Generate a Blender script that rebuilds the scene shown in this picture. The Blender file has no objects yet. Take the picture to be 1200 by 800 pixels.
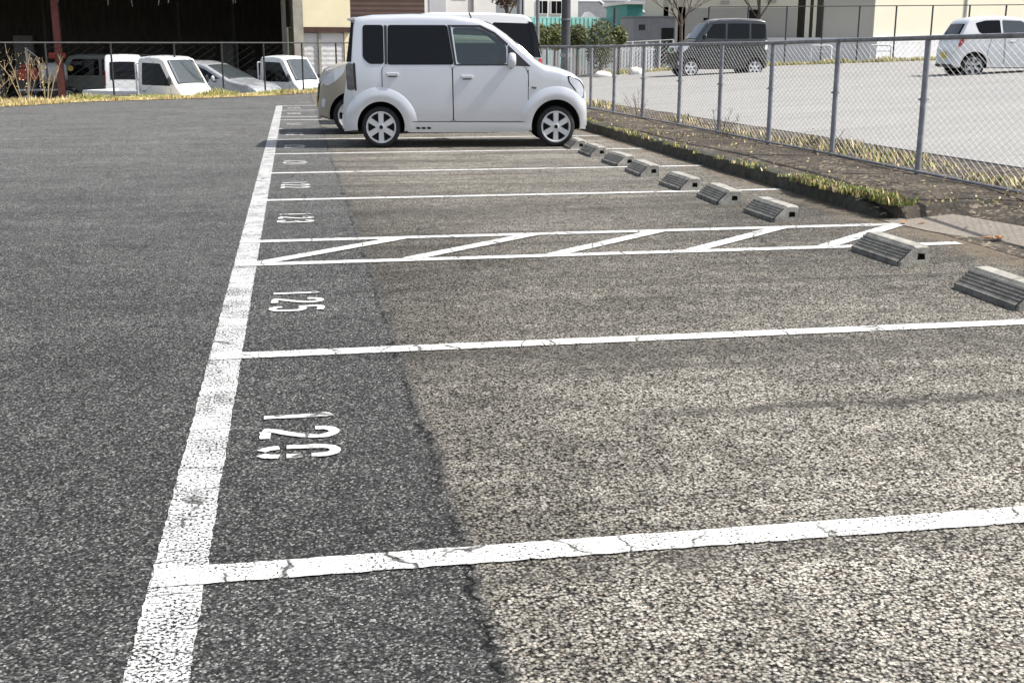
import bpy, bmesh, math, random
from math import radians as R, sin, cos, pi, sqrt
from mathutils import Vector, Matrix, noise as mnoise

sc = bpy.context.scene
col = sc.collection
rnd = random.Random(7)

# ------------------------------------------------------------------ helpers
class MB:
    """collects vertices and faces of one mesh"""
    def __init__(s):
        s.v = []; s.f = []; s.m = []
    def add(s, vs, fs, mi=0):
        o = len(s.v); s.v += [tuple(v) for v in vs]
        for f in fs:
            s.f.append(tuple(o + i for i in f)); s.m.append(mi)
    def box(s, x0, x1, y0, y1, z0, z1, mi=0):
        s.add([(x0,y0,z0),(x1,y0,z0),(x1,y1,z0),(x0,y1,z0),(x0,y0,z1),(x1,y0,z1),(x1,y1,z1),(x0,y1,z1)],
              [(0,3,2,1),(4,5,6,7),(0,1,5,4),(1,2,6,5),(2,3,7,6),(3,0,4,7)], mi)
    def tube(s, pts, r, n=8, cap=True, mi=0):
        pts = [Vector(p) for p in pts]; rings = []
        for i, p in enumerate(pts):
            d = (pts[min(i+1, len(pts)-1)] - pts[max(i-1, 0)])
            if d.length < 1e-9: d = Vector((0,0,1))
            d.normalize()
            a = Vector((0,0,1)) if abs(d.z) < .9 else Vector((1,0,0))
            u = d.cross(a).normalized(); w = d.cross(u)
            rr = r[i] if isinstance(r, (list, tuple)) else r
            rings.append([p + (u*cos(2*pi*k/n) + w*sin(2*pi*k/n))*rr for k in range(n)])
        vs = [v for g in rings for v in g]; fs = []
        for i in range(len(pts)-1):
            for k in range(n):
                fs.append((i*n+k, i*n+(k+1)%n, (i+1)*n+(k+1)%n, (i+1)*n+k))
        if cap:
            fs.append(tuple(reversed(range(n)))); fs.append(tuple(range((len(pts)-1)*n, len(pts)*n)))
        s.add(vs, fs, mi)
    def lathe_y(s, prof, n=40, c=(0,0,0), mi=0, sx=1):
        """prof: list of (radius, y); axis along y"""
        vs = []; fs = []
        for (rr, y) in prof:
            for k in range(n):
                a = 2*pi*k/n
                vs.append((c[0]+rr*cos(a)*sx, c[1]+y, c[2]+rr*sin(a)))
        for i in range(len(prof)-1):
            for k in range(n):
                fs.append((i*n+k, (i+1)*n+k, (i+1)*n+(k+1)%n, i*n+(k+1)%n))
        s.add(vs, fs, mi)
    def build(s, name, mat, parent=None, smooth=None, bevel=0):
        me = bpy.data.meshes.new(name); me.from_pydata(s.v, [], s.f)
        mats = mat if isinstance(mat, (list, tuple)) else [mat]
        for m in mats: me.materials.append(m)
        if len(mats) > 1: me.polygons.foreach_set('material_index', s.m)
        me.update()
        if smooth:
            me.polygons.foreach_set('use_smooth', [True]*len(me.polygons))
            me.set_sharp_from_angle(angle=R(smooth))
        o = bpy.data.objects.new(name, me); col.objects.link(o)
        if parent: o.parent = parent
        if bevel:
            b = o.modifiers.new('bevel', 'BEVEL'); b.width = bevel; b.segments = 2; b.limit_method = 'ANGLE'
        return o

def tag(o, label=None, cat=None, group=None, kind=None):
    if label: o['label'] = label
    if cat: o['category'] = cat
    if group: o['group'] = group
    if kind: o['kind'] = kind
    return o

def empty(name, loc=(0,0,0), rz=0, label=None, cat=None, group=None):
    o = bpy.data.objects.new(name, None); o.empty_display_size = .2; col.objects.link(o)
    o.location = loc; o.rotation_euler = (0,0,rz)
    return tag(o, label, cat, group)

def copy_tree(o, parent=None):
    c = o.copy(); col.objects.link(c); c.parent = parent
    for ch in list(o.children): copy_tree(ch, c)
    return c

def lerp_table(tab, x):
    if x <= tab[0][0]: return tab[0][1]
    for (a, b), (c, d) in zip(tab, tab[1:]):
        if x <= c: return b + (d-b)*(x-a)/(c-a) if c > a else d
    return tab[-1][1]

# ------------------------------------------------------------------ materials
def newmat(name):
    m = bpy.data.materials.new(name); m.use_nodes = True
    nt = m.node_tree; nt.nodes.clear()
    out = nt.nodes.new('ShaderNodeOutputMaterial')
    return m, nt, out
class NT:
    """tiny node shorthand"""
    def __init__(s, nt): s.nt = nt
    def n(s, t, **k):
        nd = s.nt.nodes.new(t)
        for a, b in k.items(): setattr(nd, a, b)
        return nd
    def l(s, a, b): s.nt.links.new(a, b)
    def val(s, sock, v):
        if isinstance(v, bpy.types.NodeSocket): s.l(v, sock)
        else: sock.default_value = v
    def math(s, op, a, b=0.0, clamp=False):
        nd = s.n('ShaderNodeMath', operation=op, use_clamp=clamp); s.val(nd.inputs[0], a); s.val(nd.inputs[1], b); return nd.outputs[0]
    def mix(s, f, a, b, mode='MIX'):
        nd = s.n('ShaderNodeMix', data_type='RGBA', blend_type=mode); s.val(nd.inputs[0], f)
        s.val(nd.inputs[6], a if isinstance(a, bpy.types.NodeSocket) else (*a, 1)); s.val(nd.inputs[7], b if isinstance(b, bpy.types.NodeSocket) else (*b, 1))
        return nd.outputs[2]
    def ramp(s, f, stops):
        nd = s.n('ShaderNodeMapRange', clamp=True); s.val(nd.inputs[0], f)
        nd.inputs[1].default_value, nd.inputs[2].default_value, nd.inputs[3].default_value, nd.inputs[4].default_value = stops
        return nd.outputs[0]
    def noise(s, vec, scale, detail=4, rough=.5, dist=0):
        nd = s.n('ShaderNodeTexNoise'); s.l(vec, nd.inputs['Vector']); nd.inputs['Scale'].default_value = scale
        nd.inputs['Detail'].default_value = detail; nd.inputs['Roughness'].default_value = rough; nd.inputs['Distortion'].default_value = dist
        return nd.outputs[0]
    def scale(s, vec, v):
        nd = s.n('ShaderNodeMapping'); s.l(vec, nd.inputs[0]); nd.inputs['Scale'].default_value = v; return nd.outputs[0]
    def vor(s, vec, scale, feature='F1'):
        nd = s.n('ShaderNodeTexVoronoi', feature=feature); s.l(vec, nd.inputs['Vector']); nd.inputs['Scale'].default_value = scale; return nd

def simple(name, c, rough=.6, metal=0., var=.18, vs=6., bump=0., bs=60., spec=.5, coat=0., dirt=None, world=False, stretch=(1,1,1)):
    m, nt, out = newmat(name); N = NT(nt)
    tc = N.n('ShaderNodeTexCoord')
    v = N.n('ShaderNodeNewGeometry').outputs['Position'] if world else tc.outputs['Object']
    v = N.scale(v, stretch)
    b = N.n('ShaderNodeBsdfPrincipled')
    f = N.noise(v, vs, 5, .6)
    f = N.ramp(f, (.3, .7, 0, 1))
    base = N.mix(f, tuple(x*(1-var) for x in c), tuple(min(1, x*(1+var)) for x in c))
    if dirt:
        d = N.ramp(N.noise(v, vs*.35, 6, .65, .5), (.5, .72, 0, dirt[1]))
        base = N.mix(d, base, dirt[0])
    N.l(base, b.inputs['Base Color'])
    b.inputs['Roughness'].default_value = rough; b.inputs['Metallic'].default_value = metal
    b.inputs['Specular IOR Level'].default_value = spec
    b.inputs['Coat Weight'].default_value = coat; b.inputs['Coat Roughness'].default_value = .05
    if bump:
        bp = N.n('ShaderNodeBump'); bp.inputs['Strength'].default_value = bump; bp.inputs['Distance'].default_value = .01
        N.l(N.noise(v, bs, 4, .6), bp.inputs['Height']); N.l(bp.outputs[0], b.inputs['Normal'])
    N.l(b.outputs[0], out.inputs[0])
    return m

def glass_mat(name, tint, rough=.02):
    """thin pane: tinted see-through plus mirror reflection"""
    m, nt, out = newmat(name); N = NT(nt)
    t = N.n('ShaderNodeBsdfTransparent'); t.inputs[0].default_value = (*tint, 1)
    g = N.n('ShaderNodeBsdfGlossy'); g.inputs['Roughness'].default_value = rough
    fr = N.n('ShaderNodeFresnel'); fr.inputs[0].default_value = 1.5
    mx = N.n('ShaderNodeMixShader'); N.l(N.math('ADD', fr.outputs[0], .03), mx.inputs[0]); N.l(t.outputs[0], mx.inputs[1]); N.l(g.outputs[0], mx.inputs[2])
    N.l(mx.outputs[0], out.inputs[0])
    return m

STALL_EDGE = .745
def lot_material():
    m, nt, out = newmat('worn_asphalt'); N = NT(nt)
    P = N.n('ShaderNodeNewGeometry').outputs['Position']
    sx = N.n('ShaderNodeSeparateXYZ'); N.l(P, sx.inputs[0]); X, Y = sx.outputs[0], sx.outputs[1]
    flat = N.scale(P, (1,1,0))
    # wavy seam between the newer dark lane and the older pale bays
    wob = N.math('MULTIPLY', N.math('SUBTRACT', N.noise(flat, 1.6, 3, .6), .5), .10)
    wob2 = N.math('MULTIPLY', N.math('SUBTRACT', N.noise(flat, 22, 3, .6), .5), .06)
    xs = N.math('ADD', N.math('ADD', X, wob), wob2)
    mask = N.ramp(xs, (STALL_EDGE-.02, STALL_EDGE+.02, 0, 1))
    # stones
    warp = N.n('ShaderNodeVectorMath', operation='ADD'); N.l(flat, warp.inputs[0])
    nn = N.n('ShaderNodeTexNoise'); N.l(flat, nn.inputs['Vector']); nn.inputs['Scale'].default_value = 180; nn.inputs['Detail'].default_value = 2
    ws = N.n('ShaderNodeVectorMath', operation='SCALE'); N.l(nn.outputs[1], ws.inputs[0]); ws.inputs['Scale'].default_value = .006
    N.l(ws.outputs[0], warp.inputs[1]); W = warp.outputs[0]
    v1 = N.vor(W, 96); v2 = N.vor(W, 150)
    s1 = N.n('ShaderNodeSeparateColor'); N.l(v1.outputs['Color'], s1.inputs[0])
    s2 = N.n('ShaderNodeSeparateColor'); N.l(v2.outputs['Color'], s2.inputs[0])
    gap = N.ramp(v1.outputs['Distance'], (.30, .72, 1, 0))
    gap2 = N.ramp(v2.outputs['Distance'], (.3, .8, 1, .35))
    # pale worn stones: wide spread of tones
    tone = N.math('POWER', s1.outputs[0], 1.25)
    pale = N.mix(tone, (.044,.039,.032), (.76,.71,.61))
    pale = N.mix(N.math('MULTIPLY', N.ramp(s1.outputs[1], (.84, .93, 0, 1)), .55), pale, (.30,.22,.155))
    pale = N.mix(N.ramp(s2.outputs[0], (0, 1, .0, .5)), pale, (.16,.15,.135))
    pale = N.mix(gap, (.010,.010,.010), pale)
    pale = N.mix(N.math('MULTIPLY', N.ramp(s2.outputs[1], (.80,.86,0,1)), .6), pale, (.58,.55,.49))
    # dark fresh asphalt: mostly binder, a few bright chips
    dark = N.mix(N.math('POWER', s2.outputs[0], 2.3), (.0115,.0118,.0118), (.135,.135,.132))
    dark = N.mix(N.ramp(s2.outputs[1], (.84,.90,0,.75)), dark, (.33,.325,.31))
    dark = N.mix(N.math('MULTIPLY', gap, .45), (.010,.010,.010), dark) if 0 else N.mix(N.math('MULTIPLY', gap, .45), dark, (.010,.010,.010))
    dark = N.mix(N.ramp(gap2, (.35, 1, .55, 0)), dark, (.016,.016,.017))
    # wear in large patches on the bays, streaks left along the bays by tyres
    patch = N.noise(flat, .55, 5, .6)
    streak = N.noise(N.scale(P, (.35, 2.3, 0)), 1.0, 5, .62, .4)
    near = N.math('MULTIPLY', N.ramp(Y, (.2, 4.2, 1.08, .58)), N.ramp(N.math('ADD', xs, N.math('MULTIPLY', N.noise(flat, 2.5, 5, .65), 1.6)), (1.2, 2.6, .5, 1.0)))
    wear = N.math('MULTIPLY', near, N.ramp(N.math('ADD', N.math('MULTIPLY', patch, .5), N.math('MULTIPLY', streak, .5)), (.36, .62, .52, 1.12)))
    far = N.ramp(Y, (4.5, 12, 0, .42)); wear = N.math('ADD', wear, N.math('MULTIPLY', far, N.ramp(streak, (.35,.6,.4,1.))))
    wear = N.math('MULTIPLY', wear, N.ramp(N.noise(flat, 7, 6, .7), (.32, .68, .72, 1.34)))
    pale = N.mix(1.0, pale, _grey(N, wear), 'MULTIPLY')
    tyre = N.math('MULTIPLY', N.ramp(N.noise(N.scale(P, (.10, 4.2, 0)), 1.0, 4, .6, .35), (.56, .74, 0, 1)), .62)
    pale = N.mix(tyre, pale, (.035,.033,.031))
    lanev = N.math('MULTIPLY', N.ramp(N.noise(flat, 6, 6, .7), (.32, .68, .78, 1.25)), N.ramp(N.math('ADD', N.math('MULTIPLY', N.noise(flat, .8, 5, .6), .5), N.math('MULTIPLY', streak, .5)), (.35, .65, .85, 1.35)))
    dark = N.mix(1.0, dark, _grey(N, N.math('MULTIPLY', lanev, N.ramp(Y, (1, 16, 1.0, 1.95)))), 'MULTIPLY')  # lane lightens with distance: grazing sheen put into the base colour
    # one long scuff across the second bay and a darker oily band under its far line
    wy = N.math('MULTIPLY', N.math('SUBTRACT', N.noise(N.scale(P, (1.3,.2,0)), 1.0, 4, .6), .5), .16)
    scuff = N.math('MULTIPLY', N.ramp(N.math('ABSOLUTE', N.math('SUBTRACT', N.math('ADD', Y, wy), 1.20)), (.015, .075, 1, 0)), N.math('MULTIPLY', N.ramp(X, (1.3, 1.7, 0, 1)), N.ramp(N.noise(flat, 5, 5, .7), (.36, .58, .15, .8))))
    band = N.math('MULTIPLY', N.ramp(N.math('ABSOLUTE', N.math('SUBTRACT', N.math('ADD', Y, wy), 2.15)), (.08, .38, .5, 0)), N.ramp(N.noise(flat, 2, 5, .7), (.35, .6, .3, 1)))
    band2 = N.math('MULTIPLY', N.ramp(N.math('ABSOLUTE', N.math('SUBTRACT', N.math('ADD', Y, wy), 7.05)), (.1, .5, .5, 0)), N.ramp(N.noise(flat, 1.4, 5, .7), (.35, .6, .2, 1)))
    pale = N.mix(N.math('MAXIMUM', scuff, N.math('MAXIMUM', band, band2)), pale, (.035,.033,.030))
    stain = N.math('MULTIPLY', N.ramp(N.noise(flat, 1.1, 5, .6, .8), (.60, .70, 0, 1)), .35)
    pale = N.mix(stain, pale, (.06,.052,.042))
    base = N.mix(mask, dark, pale)
    earth = N.math('MULTIPLY', N.ramp(N.math('ADD', X, N.math('MULTIPLY', N.noise(flat, 3.5, 5, .65), .9)), (5.15, 5.55, 0, 1)), N.ramp(N.noise(flat, 26, 4, .7), (.38, .6, .25, .95)))
    base = N.mix(earth, base, (.16,.125,.085))
    # cracks: the seam and a loose net of thin breaks
    seam = N.math('MULTIPLY', N.ramp(N.math('ABSOLUTE', N.math('SUBTRACT', N.math('ADD', xs, wob2), STALL_EDGE-.03)), (.004, .014, 1, 0)), N.ramp(N.noise(flat, 4, 5, .75), (.44, .56, 0, .95)))
    cw = N.n('ShaderNodeVectorMath', operation='ADD'); N.l(flat, cw.inputs[0])
    cn = N.n('ShaderNodeTexNoise'); N.l(flat, cn.inputs['Vector']); cn.inputs['Scale'].default_value = 2.2; cn.inputs['Detail'].default_value = 6
    cs = N.n('ShaderNodeVectorMath', operation='SCALE'); N.l(cn.outputs[1], cs.inputs[0]); cs.inputs['Scale'].default_value = .35; N.l(cs.outputs[0], cw.inputs[1])
    vc = N.vor(cw.outputs[0], .62, 'DISTANCE_TO_EDGE')
    crack = N.math('MULTIPLY', N.ramp(vc.outputs['Distance'], (.0015, .008, 1, 0)), N.ramp(N.noise(flat, .9, 3), (.52, .60, 0, .55)))
    crack = N.math('MULTIPLY', crack, N.ramp(Y, (1.5, 3.5, .12, 1)))
    dk = N.math('MAXIMUM', seam, crack)
    base = N.mix(dk, base, (.004,.004,.004))
    b = N.n('ShaderNodeBsdfPrincipled'); N.l(base, b.inputs['Base Color'])
    b.inputs['Roughness'].default_value = .85; b.inputs['Specular IOR Level'].default_value = .14
    h = N.math('SUBTRACT', N.math('ADD', N.math('MULTIPLY', N.math('SUBTRACT', 1.0, v1.outputs['Distance']), .8), N.math('MULTIPLY', s1.outputs[0], .5)), N.math('MULTIPLY', dk, 1.0))
    bp = N.n('ShaderNodeBump'); bp.inputs['Strength'].default_value = .55; bp.inputs['Distance'].default_value = .006
    N.l(h, bp.inputs['Height']); N.l(bp.outputs[0], b.inputs['Normal'])
    N.l(b.outputs[0], out.inputs[0])
    return m
def _grey(N, f):
    c = N.n('ShaderNodeCombineColor')
    for i in range(3): N.l(f, c.inputs[i])
    return c.outputs[0]

def paint_material(name, wornness, crack_amt, c=(.80,.80,.79)):
    """road paint worn through to the asphalt by chips and cross cracks"""
    m, nt, out = newmat(name); N = NT(nt)
    P = N.n('ShaderNodeNewGeometry').outputs['Position']; flat = N.scale(P, (1,1,0))
    chips = N.noise(flat, 95, 3, .65); big = N.noise(flat, 5, 4, .6)
    k = N.math('ADD', N.math('MULTIPLY', chips, .7), N.math('MULTIPLY', big, .22))
    hole = N.ramp(k, (wornness, wornness+.06, 0, 1))
    cn = N.n('ShaderNodeTexNoise'); N.l(flat, cn.inputs['Vector']); cn.inputs['Scale'].default_value = 14; cn.inputs['Detail'].default_value = 7
    cs = N.n('ShaderNodeVectorMath', operation='SCALE'); N.l(cn.outputs[1], cs.inputs[0]); cs.inputs['Scale'].default_value = .16
    cw = N.n('ShaderNodeVectorMath', operation='ADD'); N.l(N.scale(P, crack_amt), cw.inputs[0]); N.l(cs.outputs[0], cw.inputs[1])
    vc = N.vor(cw.outputs[0], 1.0, 'DISTANCE_TO_EDGE')
    crack = N.math('MULTIPLY', N.ramp(vc.outputs['Distance'], (.004, .016, 1, 0)), N.ramp(N.noise(flat, 7, 3), (.40, .52, .1, 1)))
    alpha = N.math('SUBTRACT', 1.0, N.math('MAXIMUM', N.math('SUBTRACT', 1.0, hole), N.math('MULTIPLY', crack, .92)), True)
    dirt = N.ramp(N.noise(flat, 38, 4, .7), (.42, .68, 1, .0))
    base = N.mix(N.math('MULTIPLY', dirt, .42), c, tuple(x*.55 for x in c))
    b = N.n('ShaderNodeBsdfPrincipled'); N.l(base, b.inputs['Base Color']); b.inputs['Roughness'].default_value = .7
    bp = N.n('ShaderNodeBump'); bp.inputs['Strength'].default_value = .4; bp.inputs['Distance'].default_value = .004
    N.l(N.noise(flat, 120, 3), bp.inputs['Height']); N.l(bp.outputs[0], b.inputs['Normal'])
    t = N.n('ShaderNodeBsdfTransparent'); mx = N.n('ShaderNodeMixShader')
    N.l(alpha, mx.inputs[0]); N.l(t.outputs[0], mx.inputs[1]); N.l(b.outputs[0], mx.inputs[2]); N.l(mx.outputs[0], out.inputs[0])
    return m

def soil_material(name, c0, c1, litter):
    m, nt, out = newmat(name); N = NT(nt)
    P = N.n('ShaderNodeNewGeometry').outputs['Position']
    f = N.ramp(N.noise(P, 2.2, 8, .68), (.35, .66, 0, 1))
    base = N.mix(f, c0, c1)
    v = N.vor(P, 34); s = N.n('ShaderNodeSeparateColor'); N.l(v.outputs['Color'], s.inputs[0])
    base = N.mix(N.math('MULTIPLY', N.ramp(s.outputs[0], (.78, .84, 0, .8)), N.ramp(N.noise(P, 1.4, 4), (.42, .6, 0, 1))), base, litter)
    b = N.n('ShaderNodeBsdfPrincipled'); N.l(base, b.inputs['Base Color']); b.inputs['Roughness'].default_value = .9; b.inputs['Specular IOR Level'].default_value = .2
    bp = N.n('ShaderNodeBump'); bp.inputs['Strength'].default_value = .8; bp.inputs['Distance'].default_value = .02
    N.l(N.noise(P, 30, 6, .7), bp.inputs['Height']); N.l(bp.outputs[0], b.inputs['Normal'])
    N.l(b.outputs[0], out.inputs[0])
    return m

def pave_material(name, c, var, stones):
    m, nt, out = newmat(name); N = NT(nt)
    P = N.n('ShaderNodeNewGeometry').outputs['Position']
    f = N.ramp(N.noise(N.scale(P, (.5,1.6,1)), .5, 7, .65), (.32, .68, 0, 1))
    base = N.mix(f, tuple(x*(1-var) for x in c), tuple(x*(1+var) for x in c))
    v = N.vor(P, stones); s = N.n('ShaderNodeSeparateColor'); N.l(v.outputs['Color'], s.inputs[0])
    base = N.mix(.35, base, N.mix(s.outputs[0], tuple(x*.45 for x in c), tuple(min(1,x*1.5) for x in c)))
    line = N.math('MULTIPLY', N.ramp(N.noise(N.scale(P, (.12,2.4,1)), .8, 3), (.60, .66, 0, 1)), .35)
    base = N.mix(line, base, tuple(x*.55 for x in c))
    b = N.n('ShaderNodeBsdfPrincipled'); N.l(base, b.inputs['Base Color']); b.inputs['Roughness'].default_value = .85; b.inputs['Specular IOR Level'].default_value = .3
    N.l(b.outputs[0], out.inputs[0])
    return m

M = {}
M['lot'] = lot_material()
M['paint_thick'] = paint_material('worn_thick_paint', .405, (1.1, 4.5, 0), (.62,.622,.62))
M['paint_line'] = paint_material('white_line_paint', .375, (2.6, 1.2, 0), (.68,.68,.665))
M['paint_num'] = paint_material('white_number_paint', .34, (.6, .4, 0), (.70,.70,.69))
M['paint_old'] = paint_material('faded_bay_paint', .50, (1.2, 1.2, 0), (.55,.55,.54))
M['soil'] = soil_material('verge_soil', (.034,.029,.024), (.115,.097,.078), (.32,.27,.20))
M['yard'] = soil_material('yard_soil', (.10,.085,.065), (.20,.17,.13), (.30,.26,.18))
M['terrain'] = soil_material('rough_ground', (.06,.065,.035), (.14,.125,.075), (.25,.22,.14))
M['hill'] = simple('wooded_hill', (.035,.055,.03), .95, var=.5, vs=.15, world=True)
M['kerb'] = simple('mossy_kerb', (.05,.047,.038), .95, var=.6, vs=9, bump=.9, bs=35, world=True, dirt=((.045,.055,.02), .8))
M['slab'] = pave_material('concrete_apron', (.215,.19,.16), .4, 60)
M['farlot'] = pave_material('pale_pavement', (.262,.256,.246), .14, 55)
M['block'] = simple('weathered_concrete', (.33,.315,.28), .9, var=.35, vs=14, bump=.7, bs=90, world=True, dirt=((.09,.085,.075), .75))
M['groove'] = simple('dark_concrete_ramp', (.185,.176,.158), .9, var=.4, vs=16, bump=.6, bs=90, world=True, dirt=((.05,.05,.05), .7))  # ramp face coloured darker than the rest of the block
M['recess'] = simple('dark_recess', (.06,.055,.048), .95, var=.4, vs=20)  # inside of the end hole, coloured darker than the block
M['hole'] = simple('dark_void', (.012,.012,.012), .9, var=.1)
M['silver'] = simple('silver_white_paint', (.64,.655,.70), .30, metal=.38, var=.02, vs=2, coat=.7)
M['white'] = simple('white_car_paint', (.74,.75,.76), .35, var=.02, vs=2, coat=.6)
M['grey_silver'] = simple('grey_silver_paint', (.42,.43,.45), .33, metal=.3, var=.03, vs=2, coat=.6)
M['tan'] = simple('beige_metal_paint', (.36,.325,.265), .34, metal=.35, var=.04, vs=2, coat=.6)
M['black'] = simple('charcoal_car_paint', (.014,.017,.020), .3, var=.05, vs=2, spec=.5, coat=.8)
M['rubber'] = simple('tyre_rubber', (.018,.018,.019), .85, var=.3, vs=20)
M['alloy'] = simple('alloy_rim', (.66,.67,.68), .35, metal=.35, var=.05, vs=9)
M['steelrim'] = simple('steel_rim', (.42,.43,.44), .45, metal=.4, var=.1, vs=9)
M['plastic'] = simple('black_trim', (.018,.018,.02), .5, var=.15)
M['gap'] = simple('shut_gap', (.012,.012,.013), .9, var=.1)
M['arch'] = simple('wheel_well', (.010,.010,.010), .95, var=.1)
M['dglass'] = simple('privacy_glass', (.006,.0065,.008), .04, var=.1, spec=.22)
M['wglass'] = simple('windscreen_glass', (.05,.06,.065), .03, var=.1, spec=1.0)
M['pane'] = glass_mat('tinted_pane', (.72,.80,.77))
M['clearlamp'] = simple('headlamp_lens', (.62,.65,.70), .08, var=.08, vs=30, spec=.8, coat=.8)
M['redlamp'] = simple('red_lamp_lens', (.42,.02,.03), .12, var=.1, coat=.8)
M['smokelamp'] = simple('smoked_lamp_lens', (.10,.09,.10), .12, var=.4, vs=14, coat=.8)
M['chrome'] = simple('bright_chrome', (.75,.75,.76), .1, metal=1., var=.02)
M['seat'] = simple('grey_seat_cloth', (.07,.07,.075), .9, var=.2, vs=30)
M['yellowplate'] = simple('yellow_plate', (.62,.48,.02), .5, var=.05)
M['whiteplate'] = simple('white_plate', (.7,.7,.7), .5, var=.05)
M['post'] = simple('galvanised_blue_post', (.235,.243,.272), .55, metal=.25, var=.25, vs=12, bump=.2, bs=80, world=True, dirt=((.12,.10,.085), .5))
M['rail'] = simple('weathered_zinc_rail', (.20,.20,.205), .6, metal=.2, var=.35, vs=10, world=True, dirt=((.06,.055,.05), .6))
M['wire'] = simple('zinc_wire', (.52,.53,.54), .5, metal=.3, var=.2, vs=8, world=True)
M['blackwire'] = simple('dark_wire', (.02,.02,.022), .7, var=.3, vs=8, world=True)
M['pole'] = simple('grey_pole', (.20,.21,.23), .6, metal=.2, var=.15, vs=5, world=True)
M['brownpole'] = simple('dark_pole', (.055,.055,.06), .7, var=.2, vs=5, world=True)
M['redsteel'] = simple('red_oxide_steel', (.13,.035,.028), .75, var=.35, vs=7, bump=.2, world=True, dirt=((.06,.025,.02), .6))
M['shedin'] = simple('shed_dark_boards', (.075,.072,.064), .9, var=.4, vs=3, world=True, stretch=(3,1,.4))
M['shedroof'] = simple('rusty_roof_sheet', (.10,.055,.04), .8, var=.4, vs=3, world=True)
M['lath'] = simple('pale_splintered_lath', (.34,.31,.27), .9, var=.3, vs=10, world=True)
M['cream'] = simple('cream_siding', (.80,.72,.50), .8, var=.06, vs=1.5, world=True)
M['concrete'] = simple('grey_concrete_pillar', (.34,.325,.28), .9, var=.2, vs=3, world=True, dirt=((.18,.17,.14), .5))
M['brownbeam'] = simple('brown_beam', (.06,.028,.02), .7, var=.3, vs=6, world=True)
M['shutter'] = simple('white_shutter', (.62,.62,.63), .55, var=.06, vs=3, world=True)
M['brownwall'] = simple('brown_corrugated_wall', (.135,.085,.07), .7, var=.12, vs=2, world=True)
M['whitewall'] = simple('white_render', (.76,.75,.72), .85, var=.05, vs=1, world=True)
M['greydoor'] = simple('grey_door', (.5,.51,.53), .6, var=.06, vs=2, world=True)
M['mint'] = simple('mint_sheet_fence', (.33,.72,.66), .7, var=.22, vs=2.5, world=True, dirt=((.55,.62,.58), .7))
M['tile'] = simple('grey_roof_tile', (.085,.088,.095), .55, var=.35, vs=5, world=True, bump=.5, bs=9)
M['contgrey'] = simple('grey_container_wall', (.30,.305,.32), .65, var=.12, vs=2, world=True)
M['teal'] = simple('teal_wall', (.05,.25,.24), .7, var=.1, world=True)
M['whcream'] = simple('warehouse_cream', (.70,.665,.54), .8, var=.04, vs=.6, world=True)
M['wh_shade_grey'] = simple('warehouse_shade_grey', (.43,.415,.37), .8, var=.06, vs=.6, world=True)  # shaded tone of the cream wall put into the colour; vents share it
M['plinth'] = simple('pale_blue_plinth', (.66,.67,.70), .8, var=.08, vs=1.5, world=True)
M['bark'] = simple('bare_bark', (.11,.085,.07), .9, var=.35, vs=9, bump=.5, world=True)
def leaf(name, c, v=.35):
    m, nt, out = newmat(name); N = NT(nt)
    g = N.n('ShaderNodeNewGeometry')
    f = N.n('ShaderNodeTexWhiteNoise', noise_dimensions='1D'); N.l(g.outputs['Random Per Island'], f.inputs['W'])
    base = N.mix(f.outputs[0], tuple(x*(1-v) for x in c), tuple(x*(1+v) for x in c))
    b = N.n('ShaderNodeBsdfPrincipled'); N.l(base, b.inputs['Base Color']); b.inputs['Roughness'].default_value = .6
    t = N.n('ShaderNodeBsdfTranslucent'); N.l(base, t.inputs[0])
    mx = N.n('ShaderNodeMixShader'); mx.inputs[0].default_value = .3; N.l(b.outputs[0], mx.inputs[1]); N.l(t.outputs[0], mx.inputs[2])
    N.l(mx.outputs[0], out.inputs[0]); return m
M['g_green'] = leaf('green_blade', (.14,.19,.045))
M['g_lime'] = leaf('lime_blade', (.40,.43,.11))
M['g_straw'] = leaf('straw_blade', (.72,.59,.32))
M['g_brown'] = leaf('brown_blade', (.17,.125,.07))
M['l_dark'] = leaf('dark_shrub_leaf', (.055,.065,.02), .5)
M['l_light'] = leaf('light_shrub_leaf', (.13,.145,.04), .45)
M['l_rust'] = leaf('rusty_leaf', (.12,.06,.03), .5)
M['straw_stem'] = leaf('dry_weed_stem', (.50,.40,.26), .2)
M['rust_leaf'] = simple('fallen_orange_leaf', (.38,.17,.05), .8, var=.4, vs=60)
M['stone'] = simple('white_stone', (.68,.67,.64), .9, var=.12, vs=5, bump=.4, world=True)
M['redpaint'] = simple('faded_red_paint', (.28,.035,.02), .5, var=.3, vs=6)
M['tank'] = simple('white_tank_plastic', (.48,.49,.48), .5, var=.12, vs=6)
M['yellow'] = simple('yellow_cap', (.35,.25,.04), .5, var=.2)
M['greygreen'] = simple('grey_green_truck_paint', (.16,.175,.155), .5, var=.15, vs=3)

# ------------------------------------------------------------------ ground
def zlot(x, y): return .12 + .0468*(x-6.4) - .0092*(y-14)
def sheet(name, pts, z, mat, thick=0):
    b = MB(); n = len(pts)
    zz = [z(x,y) if callable(z) else z for x,y in pts]
    b.add([(x,y,k) for (x,y),k in zip(pts,zz)], [tuple(range(n))])
    if thick:
        b.add([(x,y,k-thick) for (x,y),k in zip(pts,zz)], [])
        b.f += [(i, i+n, (i+1)%n+n, (i+1)%n) for i in range(n)]; b.m += [0]*n
    return tag(b.build(name, mat), kind='structure')
sheet('terrain', [(-600,-400),(600,-400),(600,900),(-600,900)], -1.15, M['terrain'])
lot_pts = [(-30,-30),(9,-30),(9,6.0),(5.3,6.0),(5.3,36.2),(.9,32.9),(-.53,30.78),(-2.86,29.11),(-4.79,28.04),(-6.29,25.9),(-9,21.5),(-30,2)]
sheet('parking_lot', lot_pts, 0, M['lot'], 1.2)
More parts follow.
